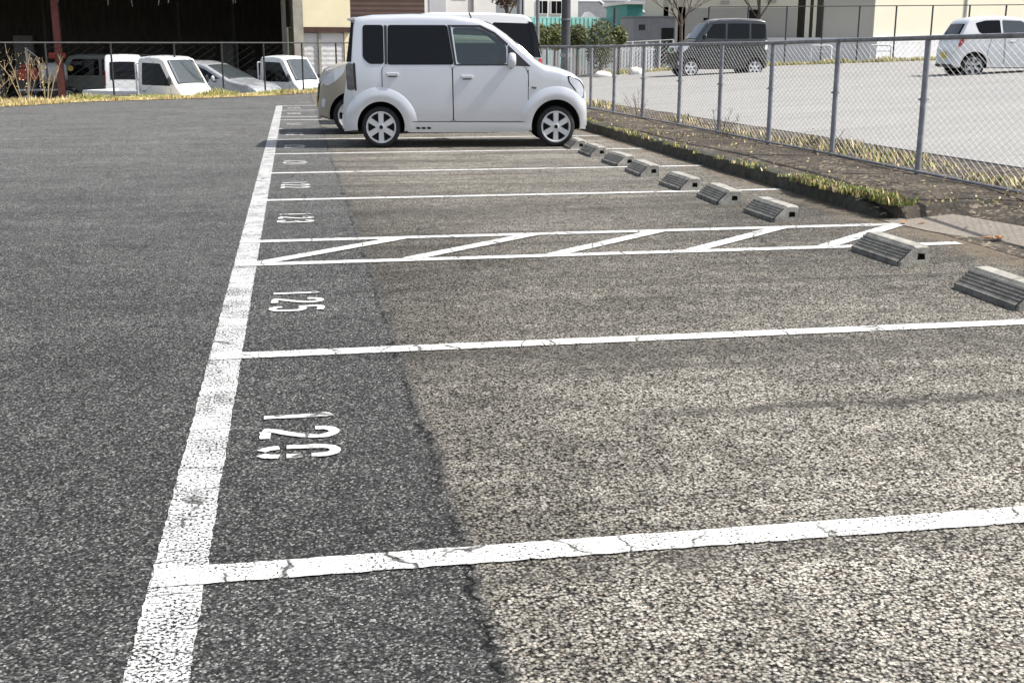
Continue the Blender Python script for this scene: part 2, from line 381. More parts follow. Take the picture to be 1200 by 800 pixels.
# yard beyond the weeds on the left, a little lower
sheet('yard_ground', [(-40,8),(-9,22.6),(-5,28.9),(-.6,31.7),(1,33.9),(5.2,37),(5.2,60),(-40,60)], -.92, M['yard'])
# raised soil verge under the fence
b = MB(); n = 44
vs = []; fs = []
for i in range(n+1):
    y = 6.05 + 30*(i-1)/(n-1) if i else 5.80
    vs.append((5.205, y, -.03))
    for j, x in enumerate((5.22, 5.5, 5.9, 6.4, 6.8, 7.45)):
        z = (.125, .15, .15, .14, .15, zlot(7.45,y)-.01)[j] + mnoise.noise((x*2.1, y*2.1, 0))*.025
        if i == 0: z = (.0, .01, .05, .12, .14, zlot(7.45,y)-.01)[j] - .03
        if i == 1: z -= .03
        vs.append((x, y, z))
for i in range(n):
    for j in range(6): fs.append((i*7+j, i*7+j+1, (i+1)*7+j+1, (i+1)*7+j))
b.add(vs, fs); tag(b.build('verge_soil', M['soil'], smooth=60), kind='structure')
b = MB(); vs = []; fs = []
for i in range(31):
    y = 6.02 - 24*i/30
    for j, x in enumerate((5.15, 5.75, 6.1, 6.8, 7.45)):
        vs.append((x, y, (.003, .03, .10, .14, zlot(7.45, y)-.01)[j] + (mnoise.noise((x*2, y*2, 1))*.02 if j else 0)))
for i in range(30):
    for j in range(4): fs.append((i*5+j, (i+1)*5+j, (i+1)*5+j+1, i*5+j+1))
b.add(vs, fs); tag(b.build('dirt_ground', M['soil'], smooth=60), kind='structure')
# concrete apron in front of it, thin worn slab with a crooked edge
b = MB(); out_ = [(5.02,5.98),(5.12,5.35),(5.28,4.95),(5.22,4.4),(5.42,3.8),(5.35,2.5),(5.55,-1),(6.15,-1),(6.0,3),(5.96,4.6),(5.78,5.3),(5.62,5.98)]
b.add([(x,y,.006 if x < 5.6 else .05) for x,y in out_], [tuple(range(len(out_)))])
tag(b.build('concrete_ground', M['slab']), kind='structure')
# kerb with an uneven, crumbling top
b = MB(); n = 150; vs = []; fs = []
for i in range(n+1):
    y = 6.12 + 29.5*i/n
    w = mnoise.noise((0, y*1.7, 5))*.035; h = mnoise.noise((3, y*2.3, 5))*.02 - .13*max(0, 1-(y-6.12)/.7)
    for (x, z) in ((5.075+w, -.02), (5.08+w, .06), (5.10+w*.8, .135+h), (5.15+w*.5, .155+h), (5.26, .14+h)):
        vs.append((x + mnoise.noise((x*9, y*7, z*9))*.012, y, z + mnoise.noise((y*8, x*9, z))*.01))
for i in range(n):
    for j in range(4): fs.append((i*5+j, (i+1)*5+j, (i+1)*5+j+1, i*5+j+1))
fs.append((4,3,2,1,0))
b.add(vs, fs); tag(b.build('kerb', M['kerb'], smooth=50), kind='structure')
# neighbouring pale lot
sheet('neighbour_lot', [(7.4,-30),(60,-30),(60,30),(26.3,42.2),(22.2,45.6),(17.6,48.6),(14.6,47.0),(12.3,45.6),(7.4,44)], zlot, M['farlot'], 1.4)
sheet('far_ground', [(5.2,36.5),(7.5,44),(12.3,45.55),(14.6,46.95),(17.6,48.55),(22.2,45.55),(26.3,42.15),(60,29.9),(120,30),(120,140),(5.2,140)], lambda x,y: min(zlot(x,min(y,50))-.03, 1.0), M['yard'])
b = MB(); vs = []; fs = []; n = 60
for i in range(n+1):
    a = R(-80 + 160*i/n)
    for j in range(7):
        d = 170 + 30*j; h = 16*sin(pi*j/6)*(1 + .35*mnoise.noise((a*4, j*.2, 2))) - 1.2
        vs.append((sin(a)*d, cos(a)*d, h))
for i in range(n):
    for j in range(6): fs.append((i*7+j, i*7+j+1, (i+1)*7+j+1, (i+1)*7+j))
b.add(vs, fs); tag(b.build('hills', M['hill'], smooth=80), kind='structure')

# ------------------------------------------------------------------ painted markings
def quad_strip(pts, w, z, seg=.028, ragged=.007):
    """flat painted stroke along a polyline, mitred, never overlapping itself"""
    P = []
    for a, c in zip(pts, pts[1:]):
        d = sqrt((c[0]-a[0])**2 + (c[1]-a[1])**2); k = max(1, int(d/seg))
        P += [(a[0]+(c[0]-a[0])*i/k, a[1]+(c[1]-a[1])*i/k) for i in range(k)]
    P.append(pts[-1]); vs = []; fs = []
    for i, p in enumerate(P):
        q0 = P[max(i-1,0)]; q1 = P[min(i+1,len(P)-1)]
        dx, dy = q1[0]-q0[0], q1[1]-q0[1]; L = sqrt(dx*dx+dy*dy) or 1
        nx, ny = -dy/L, dx/L
        j = (rnd.random()-.5)*ragged; k = (rnd.random()-.5)*ragged
        vs += [(p[0]+nx*(w/2+j), p[1]+ny*(w/2+j), z), (p[0]-nx*(w/2+k), p[1]-ny*(w/2+k), z)]
    for i in range(len(P)-1): fs.append((2*i, 2*i+1, 2*i+3, 2*i+2))
    return vs, fs
def marking(name, strokes, w, z, mat):
    b = MB()
    for s in strokes: b.add(*quad_strip(s, w, z))
    return tag(b.build(name, mat), kind='structure')
marking('road_marking', [[(-.073,-4.5),(-.073,25.6)]], .147, .003, M['paint_thick'])
SL = [0, 2.4, 4.8, 5.75, 8.15, 10.55, 12.95, 15.35, 17.75, 20.15, 21.1, 23.5, 25.5]
for y in SL:
    x0 = -.14 if y in (0, 2.4, 4.8) else -.12
    marking('road_marking', [[(x0, y), (5.05 if y != 0 else 5.2, y)]], .112 if y else .118, .006, M['paint_line'])
marking('road_marking', [[(-.14, -2.4), (5.2, -2.4)]], .12, .006, M['paint_line'])
for k in range(5):
    x = .03 + 1.0*k
    marking('road_marking', [[(x-.02, 4.82), (x+1.03, 5.74)]], .12, .009, M['paint_line'])

for (x0,y0,x1,y1) in ((13.2,20.5,17.5,21.6),(12.6,24.2,17.0,25.3),(11.9,28,15.5,28.9),(13.8,17.6,18.5,18.8),(9.5,33,12.5,33.8)):
    vs, fs = quad_strip([(x0,y0),(x1,y1)], .10, 0)
    b = MB(); b.add([(x,y,zlot(x,y)+.004) for x,y,z in vs], fs); tag(b.build('road_marking', M['paint_old']), kind='structure')
DG = {  # strokes in a unit box, x to the right, y up; small stencil gaps
 '1': [[(.5,0),(.5,.92),(.38,.84)]],
 '2': [[(.08,.74),(.12,.9),(.35,1),(.65,1),(.9,.88),(.9,.68),(.6,.42),(.2,.16),(.08,0)],[(.26,.035),(.95,.035)]],
 '6': [[(.96,.67),(.93,.85),(.78,.97),(.55,1),(.28,.95),(.12,.78),(.08,.34)],[(.92,.56),(.92,.34)],[(.08,.24),(.16,.08),(.34,0)],[(.92,.24),(.84,.08),(.66,0)]],
 '5': [[(.9,.98),(.12,.98),(.1,.56)],[(.24,.6),(.6,.64),(.9,.52),(.92,.28),(.82,.08),(.5,0),(.2,.04),(.06,.2)]],
 '3': [[(.1,.82),(.25,.97),(.6,1),(.88,.88),(.88,.66),(.66,.55),(.42,.53)],[(.78,.46),(.92,.36),(.92,.16),(.72,.02),(.4,0),(.15,.06),(.06,.2)]],
 '0': [[(.44,1),(.2,.94),(.08,.76),(.08,.24),(.2,.06),(.44,0)],[(.56,0),(.8,.06),(.92,.24),(.92,.76),(.8,.94),(.56,1)]],
 '8': [[(.44,1),(.16,.92),(.12,.66),(.44,.54)],[(.56,.54),(.86,.66),(.84,.92),(.56,1)],[(.4,.47),(.1,.34),(.1,.1),(.44,0)],[(.56,0),(.9,.1),(.9,.34),(.6,.47)]],
 '7': [[(.06,.97),(.92,.97),(.55,.45),(.42,0)]],
}
def curve(s):
    if len(s) < 3: return s
    o = []
    for i in range(len(s)-1):
        p0, p1, p2, p3 = s[max(i-1,0)], s[i], s[i+1], s[min(i+2,len(s)-1)]
        for k in range(4):
            t = k/4
            o.append(tuple(.5*(2*b_ + (c_-a_)*t + (2*a_-5*b_+4*c_-d_)*t*t + (3*b_-a_-3*c_+d_)*t**3) for a_,b_,c_,d_ in zip(p0,p1,p2,p3)))
    return o + [s[-1]]
def stall_number(txt, yc):
    b = MB(); H, Wd, pitch = .262, .115, .21
    for i, ch in enumerate(txt):
        y0 = yc + pitch - i*pitch
        for s in map(curve, DG[ch]):
            # reading up = +x, reading right = -y
            b.add(*quad_strip([(.126 + v*H, y0 + Wd/2 - u*Wd) for u, v in s], .040, .006, .02, .005))
    tag(b.build('number_marking', M['paint_num']), 'white stencilled stall number ' + txt + ' on the dark asphalt', kind='structure')
nums = ['126','125',None,'123','122','121','120','118','117',None,'116','115']
for i, t in enumerate(nums):
    if t: stall_number(t, (SL[i]+SL[i+1])/2 + .0)

# ------------------------------------------------------------------ wheel stops
def wheel_stop():
    L = .62; root = empty('wheel_stop')
    # cross-section in x,z; ramp faces -x with raised ridges
    prof = [(0,0),(0,.03)]
    nR = 5
    for k in range(nR):
        t0, t1 = k/nR, (k+.55)/nR
        for t in (t0, t1): prof.append((.008+.085*t, .032+.072*t))
        prof.append((.008+.085*t1+.007, .032+.072*t1-.006)); t2=(k+.98)/nR; prof.append((.008+.085*t2+.007, .032+.072*t2-.006))
    r = MB(); m = len(prof)
    vs = [(x, y, z) for y in (-L/2+.012, L/2-.012) for x, z in prof]
    r.add(vs, [(i, i+1, m+i+1, m+i) for i in range(m-1)])
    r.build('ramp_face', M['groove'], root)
    # body with chamfered ends and a square hole at the near end
    c = MB()
    sec = [(.004,-.01),(.014,.026),(.10,.100),(.112,.112),(.205,.112),(.215,.100),(.225,-.01)]
    k = len(sec)
    ys = [(-L/2, .93), (-L/2+.02, 1), (L/2-.02, 1), (L/2, .93)]
    for y, s in ys: c.v += [(.115+(x-.115)*s, y, z*s) for x, z in sec]
    for i in range(3):
        for j in range(k-1): c.f.append((i*k+j, i*k+j+1, (i+1)*k+j+1, (i+1)*k+j)); c.m.append(0)
    c.f.append(tuple(range(3*k, 4*k))); c.m.append(0)
    # near end cap built round the recess
    h = [(.128,.034),(.132,.072),(.180,.070),(.184,.036)]; o = len(c.v)
    c.v += [(x, -L/2, z) for x, z in h] + [(x, -L/2+.05, z) for x, z in h]
    E_ = lambda i: i
    c.f += [(0, o+0, o+1, 2, 1), (2, o+1, o+2, 4, 3), (4, o+2, o+3, 6, 5), (6, o+3, o+0, 0)]; c.m += [0]*4
    c.f += [(o+i, o+4+i, o+4+(i+1)%4, o+(i+1)%4) for i in range(4)]; c.m += [1]*4
    c.f.append((o+4, o+5, o+6, o+7)); c.m.append(1)
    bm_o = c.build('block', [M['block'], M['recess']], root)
    return root
ws = wheel_stop()
ws_spots = [(4.135,2.98,0,'concrete wheel stop cut by the right edge, nearest of the row'),
 (4.14,4.34,2,'concrete wheel stop lying across the end of the hatched strip'),
 (4.10,6.36,1,'concrete wheel stop just beyond the hatched strip, ridged dark ramp'),
 (4.03,7.46,-2,'concrete wheel stop just short of the first bay line past the hatched strip'),
 (3.99,8.50,1,'concrete wheel stop just beyond the bay line that follows the hatch'),
 (3.98,9.84,-1,'fifth concrete wheel stop counted from the right edge of the picture'),
 (4.0,10.95,2,'small looking wheel stop two short of the silver car front wheel'),
 (3.99,12.2,0,'concrete wheel stop next to the silver car, in front of its wheel'),
 (4.0,13.3,-4,'concrete wheel stop touching the front tyre of the silver car')]
ws_spots[5] = (3.98,9.84,-1,'sixth concrete wheel stop counted from the right edge of the picture')
for i, (x, y, a, lab) in enumerate(ws_spots):
    o = ws if i == 0 else copy_tree(ws)
    o.location = (x, y, 0); o.rotation_euler.z = R(a); o.scale = (1.04, 1.06, 1.16)
    tag(o, lab, 'wheel stop', 'concrete wheel stops along the head of the bays')

# ------------------------------------------------------------------ fences
def net_mesh(a, c, h0, h1, pitch, r, wave=0):
    """woven diamond wire between two ground points"""
    b = MB(); ax, ay, az = a; cx, cy, cz = c
    L = sqrt((cx-ax)**2+(cy-ay)**2); n = int(L/pitch); ux, uy = (cx-ax)/L, (cy-ay)/L
    def P(s, z, o): t = s/L; return (ax+ux*s-uy*o, ay+uy*s+ux*o, az+(cz-az)*t+z)
    rows = int((h1-h0)/(pitch*.5*1.15))
    for i in range(n-1):
        pts = [P((i+(k+i)%2)*pitch, h0+(h1-h0)*k/rows, (.6*r if (k+i)%2 else -.6*r)) for k in range(rows+1)]
        b.tube(pts, r, 3, False)
    return b
def fence(name, posts, h, mats, label, pitch, wr, pr, net=(.08,None), bottom=True, clamp=False, cat='fence', railr=None):
    """posts: list of (x,y,z)"""
    root = empty(name, posts[0], 0, label, cat); ox = Vector(posts[0])
    hs = h if isinstance(h, list) else [h]*len(posts)
    T = [tuple(Vector(p)-ox) for p in posts]
    for p, hh in zip(T, hs):
        b = MB(); b.tube([(p[0],p[1],p[2]-.15),(p[0],p[1],p[2]+hh)], pr, 10); b.build('post', mats[0], root, smooth=50)
        if clamp:
            k = MB(); z = p[2]+hh*.56; k.tube([(p[0],p[1],z-.014),(p[0],p[1],z+.014)], pr*1.28, 10)
            k.tube([(p[0]-pr*1.9,p[1],z),(p[0]+pr*1.9,p[1],z)], .008, 6); k.build('clamp', mats[0], root)
    rr = railr or pr*.85
    b = MB(); b.tube([(p[0],p[1],p[2]+hh+rr*.4) for p, hh in zip(T,hs)], rr, 8); b.build('top_rail', mats[1], root, smooth=50)
    if bottom:
        b = MB(); b.tube([(p[0]-pr,p[1],p[2]+net[0]) for p in T], rr*.62, 8); b.build('bottom_rail', mats[0], root, smooth=50)
    if wr:
        b = MB()
        for p, q, h0, h1 in zip(T, T[1:], hs, hs[1:]):
            s = net_mesh(p, q, net[0], min(h0,h1)-.01, pitch(Vector(p)+ox) if callable(pitch) else pitch, wr(Vector(p)+ox) if callable(wr) else wr)
            b.add(s.v, s.f)
        b.build('wire_netting', mats[2], root)
    return root
FP = [(6.55,2.3),(6.52,4.2),(6.49,6.1),(6.46,8.05),(6.46,10.06),(6.38,11.81),(6.36,13.66),(6.30,15.36),(6.23,17.17),(6.13,18.75),(6.06,20.26),(5.99,22.1),(5.95,24),(5.91,25.9),(5.87,27.8),(5.83,29.7)]
FH = [h_+.115 for h_ in [1.27,1.25,1.23,1.21,1.19,1.16,1.15,1.14,1.12,1.10,1.09,1.08,1.08,1.08,1.08,1.08]]
fence('chain_link_fence', [(x,y,.14) for x,y in FP], FH, (M['post'],M['rail'],M['wire']),
      'grey blue chain link fence along the soil verge right of the bays', lambda p: .058 if p.y < 15 else .075, lambda p: .0019 if p.y < 15 else .0011, .030, (.03,None), True, True, railr=.024)

# ------------------------------------------------------------------ vehicles
def car_fns(S):
    top, bot, plan = S['top'], S['bot'], S['plan']
    belt, roof, tum, W, rc = S['belt'], S['roof'], S['tum'], S['W'], S.get('rc', .07)
    def side(x, z):
        w = W*lerp_table(plan, x); z0 = lerp_table(bot, x)
        t = min(max((z0+.3-z)/.3, 0), 1); w *= 1 - .05*t*t
        if z > belt: w *= 1 - tum*(z-belt)/(roof-belt)
        else: w += .012*sin(pi*min(max((z-z0)/(belt-z0),0),1))
        return w
    return (lambda x: lerp_table(top, x)), (lambda x: lerp_table(bot, x)), side, rc
def shell(S, mats):
    T, B, side, rc = car_fns(S)
    xs0 = sorted(set([p[0] for p in S['top']] + [p[0] for p in S['bot']] + [p[0] for p in S['plan']]))
    xs = []
    for a, c in zip(xs0, xs0[1:]):
        k = max(1, int((c-a)/.09)); xs += [a+(c-a)*i/k for i in range(k)]
    xs.append(xs0[-1]); rings = []
    for x in xs:
        zt, z0 = T(x), B(x); r = min(rc, (zt-z0)*.4); cr = .03*min(1, S['W'])
        h = [(0,z0),(side(x,z0)*.85,z0),(side(x,z0+.03),z0+.03)]
        for k in range(1,10): z = z0+.03+(zt-r-z0-.03)*k/9; h.append((side(x,z), z))
        s0 = side(x, zt-r)
        for k in range(1,6): a = pi/2*k/5; h.append((s0 - r*1.1*(1-cos(a)), zt-r+r*sin(a)))
        yl = h[-1][0]
        for f in (.75,.5,.25,0): h.append((yl*f, zt+cr*(1-f*f)))
        ring = [(x,y,z) for y,z in h] + [(x,-y,z) for y,z in reversed(h[1:-1])]
        rings.append(ring)
    b = MB(); n = len(rings[0]); b.v = [p for g in rings for p in g]
    for i in range(len(rings)-1):
        for k in range(n): b.f.append((i*n+k, i*n+(k+1)%n, (i+1)*n+(k+1)%n, (i+1)*n+k)); b.m.append(0)
    b.f.append(tuple(range(n))); b.f.append(tuple(reversed(range((len(rings)-1)*n, len(rings)*n)))); b.m += [0,0]
    return b
def dens(poly, d=.08):
    o = []
    for a, c in zip(poly, poly[1:]+poly[:1]):
        L = sqrt((c[0]-a[0])**2+(c[1]-a[1])**2); k = max(1, int(L/d)); o += [(a[0]+(c[0]-a[0])*i/k, a[1]+(c[1]-a[1])*i/k) for i in range(k)]
    return o
def round_poly(poly, r=.04):
    o = []; n = len(poly)
    for i in range(n):
        p = Vector(poly[i]); a = Vector(poly[i-1]); c = Vector(poly[(i+1)%n])
        d0 = (a-p); d1 = (c-p); k = min(r, d0.length*.4, d1.length*.4); d0.normalize(); d1.normalize()
        A = p+d0*k; C = p+d1*k
        for t in (0,.33,.67,1): o.append(tuple(A*(1-t)**2 + p*2*t*(1-t) + C*t*t))
    return o
def side_panel(S, poly, sgn, off, name, mat, parent, thick=.012, rnd_=.04):
    T, B, side, rc = car_fns(S)
    P = dens(round_poly(poly, rnd_) if rnd_ else poly)
    bm = bmesh.new()
    f = bm.faces.new([bm.verts.new((x, 0, z)) for x,z in P])
    bmesh.ops.triangulate(bm, faces=[f])
    for _ in range(3):
        long = [e for e in bm.edges if e.calc_length() > .16]
        if long: bmesh.ops.subdivide_edges(bm, edges=long, cuts=1); bmesh.ops.triangulate(bm, faces=bm.faces[:])
    for v in bm.verts: v.co.y = sgn*(side(v.co.x, v.co.z)+off)
    bm.normal_update()
    for q in bm.faces:
        if q.normal.y*sgn < 0: q.normal_flip()
    g = bmesh.ops.extrude_face_region(bm, geom=bm.faces[:])
    outer = {v for v in g['geom'] if isinstance(v, bmesh.types.BMVert)}
    for v in bm.verts:
        if v not in outer: v.co.y -= sgn*thick
    bmesh.ops.recalc_face_normals(bm, faces=bm.faces[:])
    for q in bm.faces: q.smooth = True
    me = bpy.data.meshes.new(name); bm.to_mesh(me); bm.free(); me.materials.append(mat); me.set_sharp_from_angle(angle=R(40))
    o = bpy.data.objects.new(name, me); col.objects.link(o); o.parent = parent
    return o
def top_panel(S, xa, xb, fy, off, name, mat, parent, n=14, fy2=None, shrink=None):
    """patch lying on the roof/screen/bonnet skin between two x; fy = share of the half width at each end"""
    T, B, side, rc = car_fns(S); b = MB(); fy2 = fy if fy2 is None else fy2
    xs = sorted(set([xa+(xb-xa)*i/n for i in range(n+1)] + [p[0] for p in S['top'] if min(xa,xb) < p[0] < max(xa,xb)]))
    m = 9; vs = []
    for x in xs:
        e = 1e-3; dz = (T(x+e)-T(x-e))/(2*e); L = sqrt(1+dz*dz); t = (x-xs[0])/(xs[-1]-xs[0])
        zt = T(x); r = min(rc, (zt-B(x))*.4); half = (side(x, zt-r)-r*1.1)
        f = fy+(fy2-fy)*t
        for j in range(m):
            q = -1+2*j/(m-1); y = q*half*f
            z = zt + .03*min(1,S['W'])*(1-(q*f)**2)
            vs.append((x - dz/L*off, y, z + off/L))
    fs = [(i*m+j, (i+1)*m+j, (i+1)*m+j+1, i*m+j+1) for i in range(len(xs)-1) for j in range(m-1)]
    b.add(vs, fs); o = b.build(name, mat, parent, smooth=60)
    s = o.modifiers.new('solid', 'SOLIDIFY'); s.thickness = .01; s.offset = 0
    return o
def wheel(parent, x, y, z, r, sgn, rim='alloy', w=.155, sx=1., spokes=6):
    b = MB(); t = sgn
    b.lathe_y([(r*.60, -t*w*.5),(r*.86,-t*w*.5),(r*.97,-t*w*.38),(r, -t*w*.2),(r, t*w*.2),(r*.97,t*w*.38),(r*.88,t*w*.48),(r*.80,t*w*.5),(r*.765,t*w*.44)], 44, sx=sx)
    o = b.build('wheel', M['rubber'], parent, smooth=50); o.location = (x,y,z)
    k = MB(); R1 = r*.77
    k.lathe_y([(R1, t*w*.40),(R1*1.0,t*w*.47),(R1*.93,t*w*.47),(R1*.88,t*w*.36),(R1*.86,-t*w*.3)], 40, sx=sx)
    k.lathe_y([(R1*.88,t*w*.05),(0.001,t*w*.05)], 40, mi=1, sx=sx)
    k.lathe_y([(R1*.26,t*w*.2),(R1*.26,t*w*.42),(R1*.2,t*w*.46),(.001,t*w*.46)], 20, sx=sx)
    k.lathe_y([(R1*.13,t*w*.47),(R1*.12,t*w*.485),(.001,t*w*.485)], 14, mi=1, sx=sx)
    for q in range(spokes):
        a = 2*pi*q/spokes + pi/2; ca, sa = cos(a), sin(a)
        def pt(rad, off, yy): return ((ca*rad - sa*off)*sx, yy, sa*rad + ca*off)
        wi, wo = R1*.15, R1*.17
        vs = [pt(R1*.15,-wi,t*w*.42),pt(R1*.15,wi,t*w*.42),pt(R1*.92,wo,t*w*.40),pt(R1*.92,-wo,t*w*.40),
              pt(R1*.15,-wi*1.15,t*w*.2),pt(R1*.15,wi*1.15,t*w*.2),pt(R1*.92,wo*1.15,t*w*.2),pt(R1*.92,-wo*1.15,t*w*.2)]
        k.add(vs, [(0,1,2,3),(0,4,5,1),(1,5,6,2),(3,2,6,7),(0,3,7,4)])
    rr = k.build('rim', [M[rim], M['arch']], o, smooth=35)
    return o
def cut_arches(ob, S, extra=None):
    """wheel wells (and any see-through window) cut out of the body shell"""
    dark = 1
    cutters = []
    for (x, z, r) in S['arches']:
        for sg in (-1,1):
            c = MB(); y0 = sg*(S['W']-.30); y1 = sg*(S['W']+.2)
            n = 36; sx = S.get('asx', 1.)
            vs = [(x+r*sx*cos(2*pi*k/n), y, z+r*sin(2*pi*k/n)) for y in (y0,y1) for k in range(n)]
            c.add(vs, [(k, (k+1)%n, n+(k+1)%n, n+k) for k in range(n)] + [tuple(reversed(range(n))), tuple(range(n,2*n))], 0)
            cutters.append((c, M['arch']))
    for poly, mat in (extra or []):
        c = MB(); P = round_poly(poly, .05); n = len(P)
        vs = [(x, y, z) for y in (-1.2, 1.2) for x, z in P]
        c.add(vs, [(k, (k+1)%n, n+(k+1)%n, n+k) for k in range(n)] + [tuple(reversed(range(n))), tuple(range(n,2*n))], 0)
        cutters.append((c, mat))
    tmp = []
    for c, mat in cutters:
        o = c.build('cutter', mat, ob.parent)
        bm = bmesh.new(); bm.from_mesh(o.data); bmesh.ops.recalc_face_normals(bm, faces=bm.faces[:]); bm.to_mesh(o.data); bm.free()
        md = ob.modifiers.new('cut', 'BOOLEAN'); md.operation = 'DIFFERENCE'; md.object = o; md.solver = 'EXACT'; md.material_mode = 'TRANSFER'
        tmp.append(o)
    bpy.context.view_layer.update()
    dg = bpy.context.evaluated_depsgraph_get(); dg.update()
    me = bpy.data.meshes.new_from_object(ob.evaluated_get(dg))
    ob.modifiers.clear(); ob.data = me
    for o in tmp: bpy.data.objects.remove(o)
def vehicle(name, S, paint, loc, rz, label, cat, wheels=True, rim='alloy', cut=None):
    root = empty(name, loc, rz, label, cat)
    sb = shell(S, None); body = sb.build('body', M[paint], root)
    bm = bmesh.new(); bm.from_mesh(body.data); bmesh.ops.recalc_face_normals(bm, faces=bm.faces[:]); bm.to_mesh(body.data); bm.free()
    if S.get('arches'): cut_arches(body, S, cut)
    me = body.data; me.polygons.foreach_set('use_smooth', [True]*len(me.polygons)); me.set_sharp_from_angle(angle=R(38))
    if wheels:
        for (x, z, r) in S['axles']:
            for sg in (-1,1): wheel(root, x, sg*(S['W']-.085), z, r, sg, rim, sx=S.get('asx',1.))
    return root
def door(S, poly, sgn, mat, root, handle=None, label=None):
    g = side_panel(S, poly, sgn, .002, 'door', mat, root, .02, .05)
    gp = [(x + (.011 if x > sum(p[0] for p in poly)/len(poly) else -.011), z) for x, z in poly]
    d = side_panel(S, gp, sgn, .0005, 'door_gap', M['gap'], g, .01, .05)
    g.data = g.data
    for v in g.data.vertices: v.co.y += sgn*.002
    if handle:
        T,B,side,rc = car_fns(S); x, z, w = handle; y = sgn*(side(x,z)+.012)
        b = MB(); b.box(x-w/2, x+w/2, y-.012, y+.024, z-.020, z+.024); b.build('handle', mat, g, bevel=.008)
        b = MB(); b.box(x-w*.36, x+w*.36, y-.02, y-.008, z-.034, z-.021); b.build('handle_shadow', M['gap'], g, bevel=.006)  # dark box standing for the shadow under the handle
    return g
def mirror(S, x, z, sgn, mat, root, w=.09, h=.19, d=.15):
    T,B,side,rc = car_fns(S); y = sgn*(side(x-.05, z)+.1)
    b = MB(); vs = []; n = 10
    for i in range(n+1):
        a = pi*i/n - pi/2
        for k in range(14):
            t = 2*pi*k/14; c = max(cos(a), .02)
            vs.append((x + w*.5*sin(a) , y + d*.5*cos(t)*c**.5, z + h*.5*sin(t)*c**.5))
    b.add(vs, [(i*14+k, i*14+(k+1)%14, (i+1)*14+(k+1)%14, (i+1)*14+k) for i in range(n) for k in range(14)])
    m = b.build('door_mirror', mat, root, smooth=60)
    k = MB(); k.tube([(x, sgn*side(x,z-.1), z-h*.45), (x, y-sgn*.02, z-h*.40)], .022, 8); k.build('mirror_arm', M['plastic'], m)
    return m

# --- silver white kei wagon (traced proportions)
SV = dict(W=.735, belt=1.12, roof=1.80, tum=.13, rc=.09, asx=.95,
  top=[(-.515,.42),(-.492,.70),(-.456,.915),(-.423,1.13),(-.376,1.455),(-.335,1.70),(-.29,1.755),(-.08,1.785),(.469,1.80),(1.021,1.79),(1.39,1.735),(1.575,1.665),(1.761,1.54),(1.947,1.385),(2.136,1.225),(2.306,1.115),(2.514,1.075),(2.703,1.01),(2.838,.915),(2.897,.78),(2.92,.55),(2.925,.42)],
  bot=[(-.515,.25),(-.4,.215),(.3,.20),(2.1,.20),(2.75,.21),(2.925,.26)],
  plan=[(-.515,.86),(-.49,.925),(-.45,.955),(-.36,.985),(-.1,1.),(2.2,1.),(2.55,.985),(2.75,.95),(2.85,.90),(2.9,.84),(2.925,.76)],
  axles=[(.015,.283,.283),(2.465,.281,.283)], arches=[(.015,.30,.345),(2.465,.30,.365)])
ang = R(-5.2); off = Vector((cos(ang+pi/2), sin(ang+pi/2), 0))*.735
fwin = [(.985,1.655),(1.40,1.652),(1.60,1.555),(1.80,1.40),(2.10,1.11),(1.06,1.118)]
fdoorpane = [(.985,1.655),(1.40,1.652),(1.60,1.555),(1.80,1.40),(1.80,1.118),(1.06,1.118)]
car = vehicle('parked_car', SV, 'silver', Vector((1.4407,13.7036,0))+off, ang,
   'silver white boxy small wagon parked across the bay, nose to the fence', 'car', cut=[([(1.02,1.625),(1.39,1.622),(1.58,1.53),(1.765,1.385),(1.765,1.135),(1.085,1.14)], M['seat'])])
